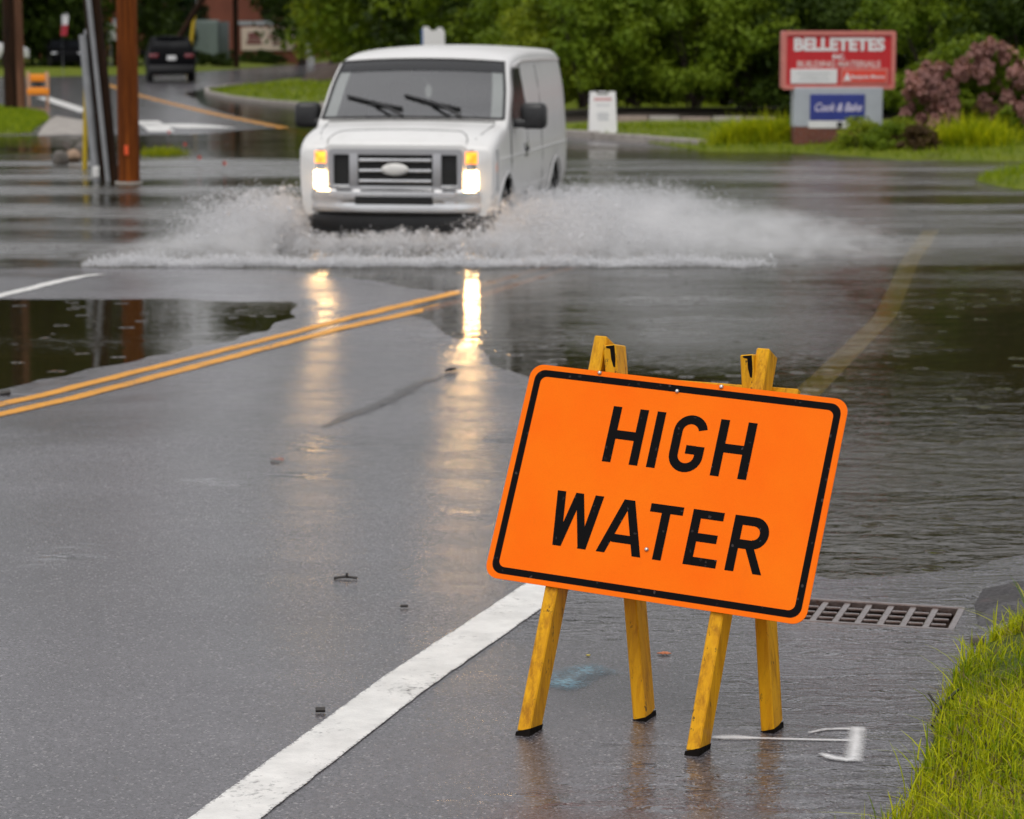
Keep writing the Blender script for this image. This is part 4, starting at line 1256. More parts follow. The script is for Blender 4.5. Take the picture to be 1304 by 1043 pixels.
def spray_mat():
    m, n, l, b = new_mat('white_spray')
    b.inputs['Base Color'].default_value = (.95, .95, .96, 1); b.inputs['Roughness'].default_value = .2; b.inputs['Specular IOR Level'].default_value = .4
    tl = n.new('ShaderNodeBsdfTranslucent'); tl.inputs['Color'].default_value = (.95, .95, .96, 1)
    tp = n.new('ShaderNodeBsdfTransparent')
    ms = n.new('ShaderNodeMixShader'); ms.inputs[0].default_value = .5
    l.new(b.outputs[0], ms.inputs[1]); l.new(tl.outputs[0], ms.inputs[2])
    m2 = n.new('ShaderNodeMixShader'); m2.inputs[0].default_value = .22
    l.new(ms.outputs[0], m2.inputs[1]); l.new(tp.outputs[0], m2.inputs[2])
    l.new(m2.outputs[0], n['Material Output'].inputs['Surface'])
    return m
M_SPRAY = spray_mat()
def strands(n, per, x0, y0, vx, vy, vz, spread, tpow=1.0):
    out, rad, vel = [], [], []
    for _ in range(n):
        X0, Y0 = rng.uniform(*x0), rng.uniform(*y0)
        a, b_, c = rng.uniform(*vx), rng.uniform(*vy), abs(rng.triangular(vz[0], vz[1], vz[2]))
        T = 2 * c / 9.8
        tc_ = rng.uniform(.15, 1.0); t = np.clip(tc_ + rng.normal(0, .16, per), .02, 1.0) * T
        drag = 1 - .25 * t / .8
        p = np.stack([X0 + a * t * drag, Y0 + b_ * t * drag, c * t - 4.9 * t * t], -1)
        p += rng.normal(0, 1, p.shape) * (spread * (.25 + t / .7))[:, None] * np.array([1, 1.2, .75])
        vv = np.stack([np.full(per, a), np.full(per, b_), c - 9.8 * t], -1); vv /= np.linalg.norm(vv, axis=1)[:, None]
        vel.append(vv * np.where(rng.random(per) < .4, rng.uniform(1, 5, per), 0)[:, None])
        out.append(p); rad.append(np.exp(rng.normal(math.log(.0030), .55, per)))
    P, r_, S = np.concatenate(out), np.concatenate(rad), np.concatenate(vel)
    k = P[:, 2] > -.01
    return P[k], r_[k] / (1 + np.linalg.norm(S[k], axis=1)) ** .3, S[k]
SP_ = [strands(2100, 38, (-2.25, -1.95), (25.0, 26.9), (-2.6, -.1), (-4.4, -.6), (1.0, 2.1, 3.3), .05),
       strands(3000, 38, (-.25, .15), (25.0, 27.6), (-.2, 4.2), (-4.4, -.3), (.9, 2.1, 3.25), .05),
       strands(1000, 38, (.3, 1.2), (26, 30), (.5, 4.0), (-3.0, .5), (1.1, 2.0, 2.9), .09),
       strands(900, 36, (-2.05, .1), (24.4, 25.3), (-.8, .8), (-7.0, -2.5), (.6, 1.4, 2.1), .04),
       strands(420, 36, (-.5, 1.6), (23.6, 25.0), (-.8, 1.6), (-3.5, -1.0), (1.0, 1.9, 2.6), .05)]
nf = 30000
fx = rng.uniform(-3.75, 2.3, nf)
yc = 22.42 + .05 * np.sin(fx * 5.1) + .04 * np.sin(fx * 11.7 + 1)
fy = yc + np.abs(rng.normal(0, .30, nf)); fz = np.abs(rng.normal(0, .022, nf)) * (1 + .8 * np.sin(fx * 3.3) ** 2)
kk = rng.random(nf) < np.interp(fx, [-3.75, -3.2, 0, 1.6, 2.3], [.3, 1, 1, .8, .1])
SP_.append((np.stack([fx, fy, fz], -1)[kk], np.exp(rng.normal(math.log(.0050), .4, nf))[kk], np.zeros((kk.sum(), 3))))
P_all, r_all, S_all = (np.concatenate([q[i] for q in SP_]) for i in range(3))
# keep the spray out of the van body
ca_, sa_ = fwd.x, fwd.y
dx, dy = P_all[:, 0] - van.location.x, P_all[:, 1] - van.location.y
lx, ly = dx * fwd.x + dy * fwd.y, -dx * fwd.y + dy * fwd.x
k = ~((lx < 2.78) & (lx > -2.8) & (np.abs(ly) < 1.02))
tetra_cloud('water_spray', P_all[k], r_all[k], M_SPRAY, 'white spray and foam thrown up round the front of the van', S_all[k])

def mist_mat():
    m, n, l, b = new_mat('spray_mist'); n.remove(b)
    P = n.new('ShaderNodeTexCoord').outputs['Object']
    v = n.new('ShaderNodeVolumePrincipled'); v.inputs['Color'].default_value = (.995, .995, 1.0, 1); v.inputs['Anisotropy'].default_value = .2
    d = rng_map(n, l, noise(n, l, mapping(n, l, P, (1, .8, 1.6)), 2.6, 5, .65, .5), .40, .72, 0, MIST)
    sp = n.new('ShaderNodeSeparateXYZ'); l.new(P, sp.inputs[0])
    fc = n.new('ShaderNodeFloatCurve'); cv = fc.mapping.curves[0]                # height of the plume along x, in metres
    for k, (xx, hh) in enumerate(MIST_H):
        q = ((xx + 4.5) / 9.5, hh)
        if k == 0: cv.points[0].location = q
        elif k == len(MIST_H) - 1: cv.points[-1].location = q
        else: cv.points.new(*q)
    for p in cv.points: p.handle_type = 'VECTOR'
    fc.mapping.update()
    l.new(rng_map(n, l, sp.outputs[0], -4.5, 5.0, 0, 1), fc.inputs['Value'])
    rel = mul(n, l, mul(n, l, sp.outputs[2], 1.12), fc.outputs[0], 'DIVIDE')
    wob_ = mul(n, l, noise(n, l, mapping(n, l, P, (1, .6, .5)), 3.2, 4, .65), 1.5)
    fall = rng_map(n, l, mul(n, l, rel, wob_, 'ADD'), .75, 1.55, 1, 0)
    l.new(mul(n, l, d, fall), v.inputs['Density'])
    l.new(v.outputs[0], n['Material Output'].inputs['Volume'])
    return m
MIST = 2.2
MIST_H = [(-4.5, .005), (-4.0, .01), (-3.6, .12), (-3.2, .30), (-2.6, .52), (-2.1, .62), (-.4, .3), (.2, .5), (1.0, .68), (1.8, .62), (2.4, .42), (3.0, .26), (3.5, .12), (3.9, .03), (4.2, .008), (5, .005)]
M_MIST = mist_mat()
def mist(name, rows, mat, label):
    """a closed lens of mist lofted along x: rows of (x, y_front, y_back, height)"""
    vs, k = [], 14
    for x, y0, y1, h in rows:
        for j in range(k):
            a = math.pi * j / (k - 1)
            vs.append((x, (y0 + y1) / 2 - (y1 - y0) / 2 * math.cos(a), .012 + h * max(0.0, math.sin(a)) ** .8))
    fs = [(i * k + j, i * k + (j + 1) % k, (i + 1) * k + (j + 1) % k, (i + 1) * k + j) for i in range(len(rows) - 1) for j in range(k)]
    fs += [tuple(range(k)), tuple((len(rows) - 1) * k + j for j in range(k))]
    o = MB().add(vs, fs).build(name, mat); return tag(o, label, kind='stuff')
mist('spray_mist', [(-4.0, 23.0, 24.0, .05), (-3.5, 22.7, 24.8, .22), (-3.0, 22.7, 25.8, .40), (-2.6, 22.7, 26.4, .55), (-2.25, 22.9, 26.6, .62), (-2.14, 23.1, 26.0, .5)], M_MIST, 'fine mist of the splash on the left of the van')
mist('spray_mist', [(-.30, 23.2, 24.9, .22), (.0, 22.7, 25.0, .45), (.45, 22.6, 28.0, .62), (1.0, 22.6, 28.5, .68), (1.7, 22.6, 28.8, .62), (2.5, 22.8, 28.4, .48), (3.4, 23.2, 27.6, .26), (4.2, 24.0, 26.8, .06)], M_MIST, 'fine mist of the splash on the right of the van')

# ------------------------------------------------------------------ utility poles and street furniture beyond the van
def pole_mat(name, c1, c2, sc_=1.0):
    m, n, l, b = new_mat(name)
    P = n.new('ShaderNodeTexCoord').outputs['Object']
    g = noise(n, l, mapping(n, l, P, (26, 26, 1.1)), 1.0, 6, .65, .4)
    k = noise(n, l, mapping(n, l, P, (3, 3, .35)), 1.0, 4, .6)
    c = mixc(n, l, rng_map(n, l, g, .35, .65, 0, 1), c1, c2)
    c = mixc(n, l, 1.0, c, rng_map(n, l, k, .3, .7, .55, 1.35), 'MULTIPLY')
    l.new(c, b.inputs['Base Color']); b.inputs['Roughness'].default_value = .7; b.inputs['Specular IOR Level'].default_value = .12
    bp = n.new('ShaderNodeBump'); bp.inputs['Strength'].default_value = .6; bp.inputs['Distance'].default_value = .02
    l.new(g, bp.inputs['Height']); l.new(bp.outputs[0], b.inputs['Normal'])
    return m
M_POLE = pole_mat('reddish_pole_wood', (.085, .021, .004), (.23, .060, .008))
M_POLE2 = pole_mat('dark_pole_wood', (.012, .007, .004), (.042, .018, .008))
M_POLE3 = pole_mat('weathered_pole_wood', (.12, .058, .034), (.24, .115, .066))
M_GREYPIPE = simple('grey_conduit', (.30, .31, .32), .45, .3, var=.15, scale=4)
M_YELP = simple('yellow_guard_plastic', (.52, .36, .01), .4, var=.15)

def straight_pole(name, a, b_, r0, r1, mat, label, cat='utility pole', group=None, n=16):
    a, b_ = Vector(a), Vector(b_)
    root = empty(name, a, 0, label, cat, group)
    pts = [Vector((0, 0, 0)).lerp(b_ - a, t) for t in np.linspace(0, 1, 7)]
    MB().tube(pts, list(np.linspace(r0, r1, 7)), n).build('shaft', mat, root, smooth=50)
    return root

x, y = on_plane(164, 233, 0)
p1 = straight_pole('utility_pole', (x, y, -.5), (x + .06, y + .1, 10.5), .150, .115, M_POLE, 'stout red brown utility pole standing in the flood left of the van')
m = MB(); m.tube([(0, 0, .40), (0, 0, .52)], .185, 16); m.build('collar', simple('pale_concrete_collar', (.42, .40, .36), .8, var=.2), p1, smooth=40)
MB().box((0, -.155, .95), (.055, .014, .13), None, .004).build('marker_tag', simple('orange_tag', (.85, .10, .02), .5), p1)
MB().box((0, .1, 9.6), (2.2, .10, .12), None, .01).build('crossarm', M_POLE, p1)
M_PORC = simple('brown_porcelain', (.10, .04, .02), .2)
for xx in (-.95, -.35, .35, .95): MB().lathe([(.02, 0), (.05, .03), (.03, .07), (.05, .10), (.02, .15)], 'Z', (xx, .1, 9.67), 10).build('insulator', M_PORC, p1)
x2, y2 = on_plane(144, 230, 0)
p2 = straight_pole('utility_pole', (x2, y2, -.5), (x2 - .78, y2 + .2, 9.0), .125, .10, M_POLE2, 'thinner dark leaning utility pole with grey pipes up its side')
for dx, dy, r_, zt in ((-.185, -.03, .058, 2.2), (-.025, -.140, .034, 8.6)):
    k = -.78 / 9.5
    MB().tube([(dx, dy, .2), (dx + k * zt * .5, dy, zt * .5 + .1), (dx + k * zt, dy, zt + .3)], r_, 10).build('conduit', M_GREYPIPE, p2, smooth=50)
MB().box((-.22, -.07, .62), (.10, .06, .16), None, .02).build('junction_cap', simple('white_cap', (.7, .7, .68), .5), p2)
x3, y3 = on_plane(107, 216, 0)
gw = empty('guy_wire', (x3, y3, -.25), 0, 'guy wire with a yellow plastic guard beside the dark pole', 'guy wire')
top = Vector((.36, -.4, 7.6))
MB().tube([(0, 0, 0), top], .010, 6).build('wire', M_GREYPIPE, gw)
MB().tube([top * .03, top * .245], .036, 10).build('guard', M_YELP, gw, smooth=50)
MB().tube([top * .245, top * .305], .040, 10).build('splice', M_GREYPIPE, gw, smooth=50)
for px, name_, mt, lab, rr in ((14, 'utility_pole', M_POLE2, 'dark utility pole at the left edge, half hidden behind a brown one', .16), (25.5, 'utility_pole', M_POLE3, 'brown weathered utility pole on the corner lawn at far left', .155)):
    p = at_depth(px, 140, 64.6 if px > 20 else 63.6)
    straight_pole(name_, (p.x, p.y, -.1), (p.x + (.0 if px < 20 else -.1), p.y, 11), rr, .11, mt, lab)
p = at_depth(301, 88, 150)
straight_pole('utility_pole', (p.x, p.y, -.1), (p.x, p.y, 12), .17, .13, M_POLE2, 'thin dark pole at the far kerb in front of the bank sign')
p = at_depth(197, 97, 126)
straight_pole('brace_pole', (p.x, p.y, -.1), (p.x + 5.6, p.y + .5, 9), .15, .12, M_POLE2, 'slanting dark brace pole rising behind the black car', 'pole')
p = at_depth(243, 62, 128)
MBx = empty('guy_guard', (p.x, p.y, 0), 0, 'yellow guard on a stay beside the slanting brace pole', 'guy wire')
MB().tube([(-.2, 0, 0), (.25, 0, 3.2)], .10, 8).build('guard', M_YELP, MBx, smooth=50)
MB().tube([(.25, 0, 3.2), (1.2, 0, 9)], .015, 6).build('wire', M_GREYPIPE, MBx)
p = at_depth(684, 60, 66)
lp = straight_pole('light_pole', (p.x, p.y, -.1), (p.x, p.y, 7.5), .085, .06, simple('pale_green_metal', (.42, .48, .45), .4, .2), 'slim pale metal light pole behind the van roof', 'light pole')
MB().box((.0, -.45, 7.6), (.22, .9, .10), None, .03).build('lamp_head', M_GREYPIPE, lp)

# rocks, flags, tuft at the poles
def rock(px, py, s, mat, label, seed, sq=.75):
    r_ = np.random.default_rng(seed)
    bm = bmesh.new(); bmesh.ops.create_icosphere(bm, subdivisions=2, radius=1)
    for _ in range(9):
        d = Vector(r_.normal(size=3)).normalized(); k = r_.uniform(.55, .85)
        for v in bm.verts:
            t = v.co.dot(d)
            if t > k: v.co -= d * (t - k)
    for v in bm.verts: v.co = Vector((v.co.x * s[0], v.co.y * s[1], v.co.z * s[2])) * (1 + r_.normal(0, .03))
    me = bpy.data.meshes.new('rock'); bm.to_mesh(me); bm.free()
    x, y = on_plane(px, py, 0)
    o = link('rock', me, mat, None, 30); o.location = (x, y, s[2] * .45); o.rotation_euler = (0, 0, r_.uniform(0, 6))
    return tag(o, label, 'rock')
M_ROCK = simple('grey_rock', (.12, .105, .09), .7, var=.4, scale=5, bump=.6, bscale=20)
M_ROCKB = simple('tan_rock', (.30, .20, .13), .7, var=.3, scale=5, bump=.6, bscale=20)
rock(76, 209, (.17, .16, .17), M_ROCK, 'grey brown rock at the left end of the row by the poles', 3)
rock(94, 206, (.15, .13, .14), M_ROCKB, 'tan angular rock between the two darker rocks by the poles', 7)
rock(103, 202, (.13, .16, .20), M_ROCK, 'dark upright rock behind the yellow guy wire guard', 12)
M_FLAG = simple('red_orange_flag', (.62, .09, .05), .5, var=.1)
for i, (px, py, lab) in enumerate(((251, 213, 'small red survey flag in the flood, left of the pair nearest the van'), (283, 221, 'small red survey flag in the flood closest to the van'),
                                   (233, 195, 'tiny red survey flag in the flood, farther back'), (213, 178, 'tiny red survey flag by the crossing stripes'))):
    x, y = on_plane(px, py, 0)
    f = empty('survey_flag', (x, y, -.15), random.uniform(-.4, .4), lab, 'marker flag', 'survey flags in the flood')
    MB().tube([(0, 0, 0), (.01, 0, .33)], .0035, 5).build('wire', M_GREYPIPE, f)
    vs = [(.01 +   .05 * a, .012 * math.sin(5 * a + b_ * 2), .27 + .055 * b_) for a in np.linspace(0, 1, 6) for b_ in (0, 1)]
    fl = MB().add(vs, [(2 * k, 2 * k + 1, 2 * k + 3, 2 * k + 2) for k in range(5)])
    o = fl.build('pennant', M_FLAG, f)
    sm = o.modifiers.new('thick', 'SOLIDIFY'); sm.thickness = .003
x, y, z = ground_pt(198, 216)
tb = rng.normal(0, 1, (1400, 2)) * np.array([.16, .25]) + np.array([x, y + 1.0])
tuft = blades('grass_tuft', np.c_[tb, np.full(len(tb), -.06)], .15, .014, M_BLADE, '', .7, 3, kind=None)
tag(tuft, 'yellow green tuft of grass poking out of the flood beside the stout pole', 'grass')

# orange barricade
x, y = on_plane(49, 138, 0)
bz = empty('barricade', (x, y, 0), R(6), 'small orange folding barricade on the side street at far left', 'barricade')
M_OBL = simple('pale_orange_plastic', (.52, .30, .18), .5)
M_OB = simple('orange_plastic', (.95, .30, .012), .4, var=.06)
for z in (.83, .47): MB().box((0, 0, z), (.60, .04, .20), None, .015).build('rail', M_OB, bz, smooth=40)
for s in (-1, 1):
    MB().box((s * .25, .0, .50), (.085, .035, 1.0), Matrix.Rotation(R(4), 4, 'X'), .01).build('leg', M_OBL, bz, smooth=40)
    MB().box((s * .25, .22, .47), (.07, .03, 1.0), Matrix.Rotation(R(-22), 4, 'X'), .01).build('leg', M_OBL, bz, smooth=40)
MB().box((0, .02, .655), (.20, .05, .15), None, .01).build('centre_plate', M_BLACKP, bz)

# white sandwich board
def board_mat_text(parent, s, size, M, mat, name='lettering', **k):
    return link(name, text_mesh(s, size, M, **k), mat, parent)
M_WPLAST = simple('white_plastic', (.78, .77, .76), .4, var=.04)
M_PINK = simple('faded_red_print', (.62, .34, .34), .5); M_GREYPR = simple('grey_print', (.45, .46, .48), .5)
x, y = on_plane(767, 178, 0.0)
sb = empty('sandwich_board', (x, y, gz(x, y)), R(4), 'white plastic sandwich board with notched top standing at the edge of the flood', 'sandwich board')
for s in (-1, 1):
    M = Matrix.Rotation(R(9 * s), 4, 'X')
    pl = [(-.27, .0), (-.20, .0), (-.20, .03), (.20, .03), (.20, .0), (.27, .0), (.245, .86), (.12, .86), (.105, .80), (-.105, .80), (-.12, .86), (-.245, .86)]
    o = MB().prism(pl, -.014, .014, Matrix.Translation((0, s * -.0 + (-.15 if s < 0 else .15), 0)) @ Matrix.Rotation(R(90), 4, 'X')).build('panel', M_WPLAST, sb)
    o.data.transform(Matrix.Translation((0, .15 * (1 if s > 0 else -1), 0)) @ Matrix.Rotation(R(9 * (1 if s > 0 else -1)), 4, 'X') @ Matrix.Translation((0, -.15 * (1 if s > 0 else -1), 0)))
    if s < 0: pf = o
m = MB(); m.tube([(-.09, 0, .84), (.09, 0, .84)], .014, 8); m.build('handle', M_WPLAST, sb)
FM = Matrix.Translation((0, -.15, 0)) @ Matrix.Rotation(R(-9), 4, 'X') @ Matrix(((1, 0, 0, 0), (0, 0, -1, -.016), (0, 1, 0, 0), (0, 0, 0, 1)))
m = MB(); m.box((0, 0, 0), (.34, .055, .004)); me = m.mesh('print_band'); me.transform(FM @ Matrix.Translation((0, .715, 0))); link('print_band', me, M_PINK, pf)
for k, (w_, yy, h_) in enumerate(((.25, .60, .022), (.22, .44, .02), (.24, .40, .02), (.20, .36, .02), (.23, .32, .02))):
    me = MB().box((0, 0, 0), (w_, h_, .003)).mesh('print_band'); me.transform(FM @ Matrix.Translation((0, yy, 0))); link('print_band', me, M_GREYPR, pf)

# store sign
SY = 45.4
c = at_depth(1066, 110, SY); sx_ = c.x
st = empty('store_sign', (sx_, SY, .05), R(2), 'low red BELLETETES store sign on a grey base with a blue panel, behind the flood', 'store sign')
M_RED = simple('sign_red', (.52, .012, .018), .35, var=.05); M_PINKF = simple('faded_red_frame', (.60, .19, .16), .45, var=.1)
M_SWHITE = simple('sign_white', (.74, .74, .74), .4, var=.04); M_ORED = simple('bright_red_panel', (.72, .055, .03), .35)
M_BLUE = simple('sign_blue', (.025, .04, .24), .35); M_GREYB = simple('pale_grey_metal', (.40, .43, .47), .45, var=.06)
MB().box((0, 0, 1.55), (1.96, .26, .95), None, .02).build('panel', M_RED, st)
fr_ = MB(); a = rrect(1.03, .515, .05, 5); b_ = rrect(.955, .44, .03, 5); n_ = len(a)
vs = [(p, yy, 1.55 + q) for pts, yy in ((a, .16), (a, -.16), (b_, -.16), (b_, .16)) for p, q in pts]
fr_.add(vs, [(k * n_ + i, k * n_ + (i + 1) % n_, (k + 1) * n_ + (i + 1) % n_, (k + 1) * n_ + i) for k in range(3) for i in range(n_)] + [(3 * n_ + i, 3 * n_ + (i + 1) % n_, (i + 1) % n_, i) for i in range(n_)])
fr_.build('frame', M_PINKF, st, smooth=40)
def tface(x, z, yy): return Matrix(((1, 0, 0, x), (0, 0, -1, yy), (0, 1, 0, z), (0, 0, 0, 1)))
link('lettering', text_mesh('BELLETETES', .30, tface(0, 1.815, -.132), .004, .014, 1.06, 1.0), M_SWHITE, st)
link('lettering', text_mesh('INC.', .11, tface(0, 1.605, -.132), .004, .004, 1.1), M_SWHITE, st)
link('lettering', text_mesh('BUILDING MATERIALS', .155, tface(0, 1.475, -.132), .004, .005, 1.0), simple('pale_red_print', (.70, .50, .47), .5), st)
p = MB().box((-.45, -.14, 1.265), (.85, .03, .26), None, .008).build('white_panel', M_SWHITE, st)
for k, ww in enumerate((.62, .5, .56)): MB().box((-.45, -.157, 1.325 - .06 * k), (ww, .004, .018)).build('print_band', simple('pale_print', (.55, .57, .58), .5) if k == 0 else bpy.data.materials['pale_print'], p)
p = MB().box((.47, -.14, 1.265), (.87, .03, .28), None, .008).build('red_panel_frame', M_PINKF, st)
MB().box((.47, -.157, 1.265), (.79, .008, .20)).build('red_panel', M_ORED, p)
link('lettering', text_mesh('Benjamin Moore', .095, tface(.53, 1.255, -.163), .003, .002, .95), M_SWHITE, p)
MB().prism([(-.07, -.07), (.07, -.07), (.0, .08)], -.003, .003, tface(.155, 1.26, -.163)).build('emblem', M_SWHITE, p)
MB().box((0, .02, .72), (1.62, .40, .70), None, .015).build('pedestal', M_GREYB, st)
p = MB().box((-.02, -.19, .72), (1.0, .02, .46), None, .004).build('blue_panel', M_BLUE, st)
link('lettering', text_mesh('Cook & Bake', .21, tface(-.02, .715, -.204), .003, .003, .80, .95, .35), simple('lilac_white_print', (.66, .62, .78), .5), p)
MB().box((-.02, -.19, .415), (1.04, .02, .13), None, .004).build('white_strip', M_SWHITE, st)
MB().box((.02, -.24, .42), (.09, .08, .09), None, .02).build('flood_lamp', M_BLACKP, st)
def brick_mat(name, c1, c2, mortar, scale, bump=.3):
    m, n, l, b = new_mat(name)
    P = n.new('ShaderNodeTexCoord').outputs['Object']
    sp = n.new('ShaderNodeSeparateXYZ'); l.new(P, sp.inputs[0])
    cb = n.new('ShaderNodeCombineXYZ'); l.new(mul(n, l, sp.outputs[0], sp.outputs[1], 'ADD'), cb.inputs[0]); l.new(sp.outputs[2], cb.inputs[1])
    bt = n.new('ShaderNodeTexBrick'); bt.inputs['Scale'].default_value = scale; bt.inputs['Mortar Size'].default_value = .025; bt.inputs['Brick Width'].default_value = 1.0; bt.inputs['Row Height'].default_value = .33
    bt.inputs['Color1'].default_value = (*c1, 1); bt.inputs['Color2'].default_value = (*c2, 1); bt.inputs['Mortar'].default_value = (*mortar, 1)
    l.new(cb.outputs[0], bt.inputs['Vector']); l.new(bt.outputs['Color'], b.inputs['Base Color']); b.inputs['Roughness'].default_value = .8
    bp = n.new('ShaderNodeBump'); bp.inputs['Strength'].default_value = bump; bp.inputs['Distance'].default_value = .01; bp.invert = True
    l.new(bt.outputs['Fac'], bp.inputs['Height']); l.new(bp.outputs[0], b.inputs['Normal'])
    return m
M_BRICK = brick_mat('red_brick', (.17, .045, .026), (.11, .030, .020), (.16, .12, .10), 4.6)
MB().box((0, .02, .15), (1.60, .42, .46)).build('brick_base', M_BRICK, st)

st.scale = (.955, 1, .975)
# stone edging beyond the grass strip
x0, x1 = at_depth(786, 165, 53.2).x, at_depth(990, 165, 53.2).x
eg = empty('stone_edging', (x0, 53.6, .12), 0, 'row of pale pinkish kerbstones edging the far planting bed', 'kerb')
k = 5; L = (x1 - x0) / k
for i in range(k):
    o = MB().box((L * (i + .5), random.uniform(-.03, .03), .08), (L - .03, .30, .26 + random.uniform(-.03, .03)), Matrix.Rotation(random.uniform(-.03, .03), 4, 'Z'), .03).build('stone', M_CONC if i % 2 else simple('pinkish_stone', (.27, .21, .175), .8, var=.25, scale=4), eg, smooth=40)

# white board and red marker behind the van
p = at_depth(552, 50, 70)
wb_ = empty('notice_board', (p.x, p.y, .1), 0, 'white notice board with a blue edge showing above the van roof', 'notice board')
MB().prism([(-.28, 0), (.30, 0), (.30, .72), (.22, .84), (.12, .84), (.06, .76), (-.06, .76), (-.14, .86), (-.28, .86)], -.02, .02, Matrix(((1, 0, 0, 0), (0, 0, 1, 0), (0, 1, 0, 1.25), (0, 0, 0, 1)))).build('board', M_WPLAST, wb_)
MB().box((-.30, 0, 1.65), (.05, .05, .80)).build('blue_edge', simple('blue_trim', (.05, .12, .32), .5), wb_)
for s in (-1, 1): MB().box((s * .2, .04, .62), (.06, .04, 1.3)).build('post', M_GREYPIPE, wb_)

# ------------------------------------------------------------------ bank, its sign, cabinet and houses
def building(name, x0, x1, y0, y1, h, wall, label, cat, win, roof, storeys=(1.3,), wsize=(1.1, 1.5), roof_h=2.2):
    r_ = empty(name, ((x0 + x1) / 2, y0, 0), 0, label, cat)
    W_, D_ = x1 - x0, y1 - y0
    MB().box((0, D_ / 2, h / 2), (W_, D_, h)).build('wall', wall, r_)
    MB().box((0, D_ / 2, h + .1), (W_ + .8, D_ + .8, .22)).build('eaves', M_SWHITE, r_)
    m = MB(); a = .45
    vs = [(-W_ / 2 - a, -a, h + .22), (W_ / 2 + a, -a, h + .22), (W_ / 2 + a, D_ + a, h + .22), (-W_ / 2 - a, D_ + a, h + .22), (-W_ / 2 + D_ * .4, D_ / 2, h + roof_h), (W_ / 2 - D_ * .4, D_ / 2, h + roof_h)]
    m.add(vs, [(0, 1, 5, 4), (1, 2, 5), (2, 3, 4, 5), (3, 0, 4), (3, 2, 1, 0)]).build('roof', roof, r_)
    for z in storeys:
        for i in range(win):
            xx = -W_ / 2 + W_ * (i + .5) / win
            f = MB(); f.box((xx, -.02, z + wsize[1] / 2), (wsize[0] + .16, .08, wsize[1] + .16)); fo = f.build('window', M_SWHITE, r_)
            for sx in (-1, 1):
                for sz in (-1, 1):
                    MB().box((xx + sx * wsize[0] / 4, -.065, z + wsize[1] / 2 + sz * wsize[1] / 4), (wsize[0] / 2 - .04, .02, wsize[1] / 2 - .04)).build('pane', M_SIDEPANE, fo)
    return r_
M_SIDEPANE = simple('dark_pane', (.008, .009, .011), .3, spec=.08)
M_SLATE = simple('dark_roof', (.05, .05, .055), .8, var=.2, scale=2)
M_WARMBRICK = simple('warm_brick', (.20, .062, .040), .85, var=.18, scale=.8, bump=.2)
bk = building('bank_building', -36, -11.6, 199, 214, 7.2, M_WARMBRICK, 'red brick bank building across the far road', 'building', 7, M_SLATE, (4.9,), (1.2, 1.5))
hs_ = building('brick_house', -41, -29.5, 178, 188, 5.5, M_WARMBRICK, 'brick house with white trim hidden behind the left trees', 'building', 4, M_SLATE, (2.6,), (1.0, 1.4))
BY = 172
c = at_depth(342, 80, BY); bx = c.x
bs = empty('bank_sign', (bx, BY, .15), 0, 'long brick bank sign with a cream panel and dark red emblem across the far road', 'sign')
MB().box((.2, .2, 1.1), (4.2, .4, 2.3)).build('brick_wall', M_WARMBRICK, bs)
MB().box((.2, .2, 2.36), (4.4, .5, .24)).build('cap', M_GREYB, bs)
pnl = MB().box((-.03, -.06, 1.42), (3.15, .10, 1.36), None, .03).build('panel', simple('cream_panel', (.68, .56, .48), .5, var=.05), bs)
M_MAROON = simple('maroon_print', (.16, .02, .035), .5)
e_ = MB()
for i in range(3): e_.box((-1.08 + .24 * i, -.118, 1.62), (.20, .02, .36))
e_.box((-.84, -.118, 1.34), (.86, .02, .10)); e_.box((-.84, -.118, 1.17), (.92, .02, .12))
e_.build('emblem', M_MAROON, pnl)
link('lettering', text_mesh('athens', .50, tface(.62, 1.60, -.115), .006, .006, .95), M_MAROON, pnl)
link('lettering', text_mesh('BANK', .30, tface(.62, 1.16, -.115), .006, .006, 1.0), M_MAROON, pnl)
MB().box((2.50, .1, 1.05), (.42, .42, 2.5), None, .03).build('white_post', M_SWHITE, bs)
bs.scale = (1.1, 1.0, 1.1)
c = at_depth(262, 62, 163)
cb_ = empty('electric_cabinet', (c.x, 163, .1), 0, 'tall grey green electric cabinet beside the bank sign', 'cabinet')
MB().box((0, .5, 1.4), (1.50, 1.0, 2.8), None, .03).build('cabinet_body', simple('grey_green_metal', (.20, .25, .235), .5, var=.08), cb_, smooth=40)
MB().box((1.05, .55, 1.35), (.62, .9, 2.7), None, .03).build('side_unit', simple('dark_grey_metal', (.08, .10, .10), .5), cb_, smooth=40)
for xx in (-.38, .38): MB().box((xx, -.012, 1.4), (.70, .03, 2.5), None, .01).build('door', bpy.data.materials['grey_green_metal'], cb_)
c = at_depth(145, 40, 140)
kb = empty('post_sign', (c.x, 140, .1), 0, 'white sign with a red corner seen between the two near poles', 'sign')
MB().box((0, 0, 2.15), (.62, .06, 1.15), None, .01).build('board', M_SWHITE, kb); MB().box((-.18, -.035, 2.62), (.26, .02, .22)).build('red_corner', M_ORED, kb)
MB().box((.12, -.035, 2.62), (.3, .02, .22)).build('grey_corner', M_GREYB, kb)
for s in (-1, 1): MB().box((s * .2, .05, .8), (.08, .05, 1.7)).build('post', M_GREYPIPE, kb)
c = at_depth(79, 40, 122)
fg = empty('hanging_flag', (c.x, 122, .1), 0, 'white and red hanging flag among the dark trees at left', 'flag')
MB().tube([(.0, 0, 0), (.0, 0, 2.75), (.12, 0, 2.85), (.3, 0, 2.85)], .02, 6).build('pole', M_GREYPIPE, fg)
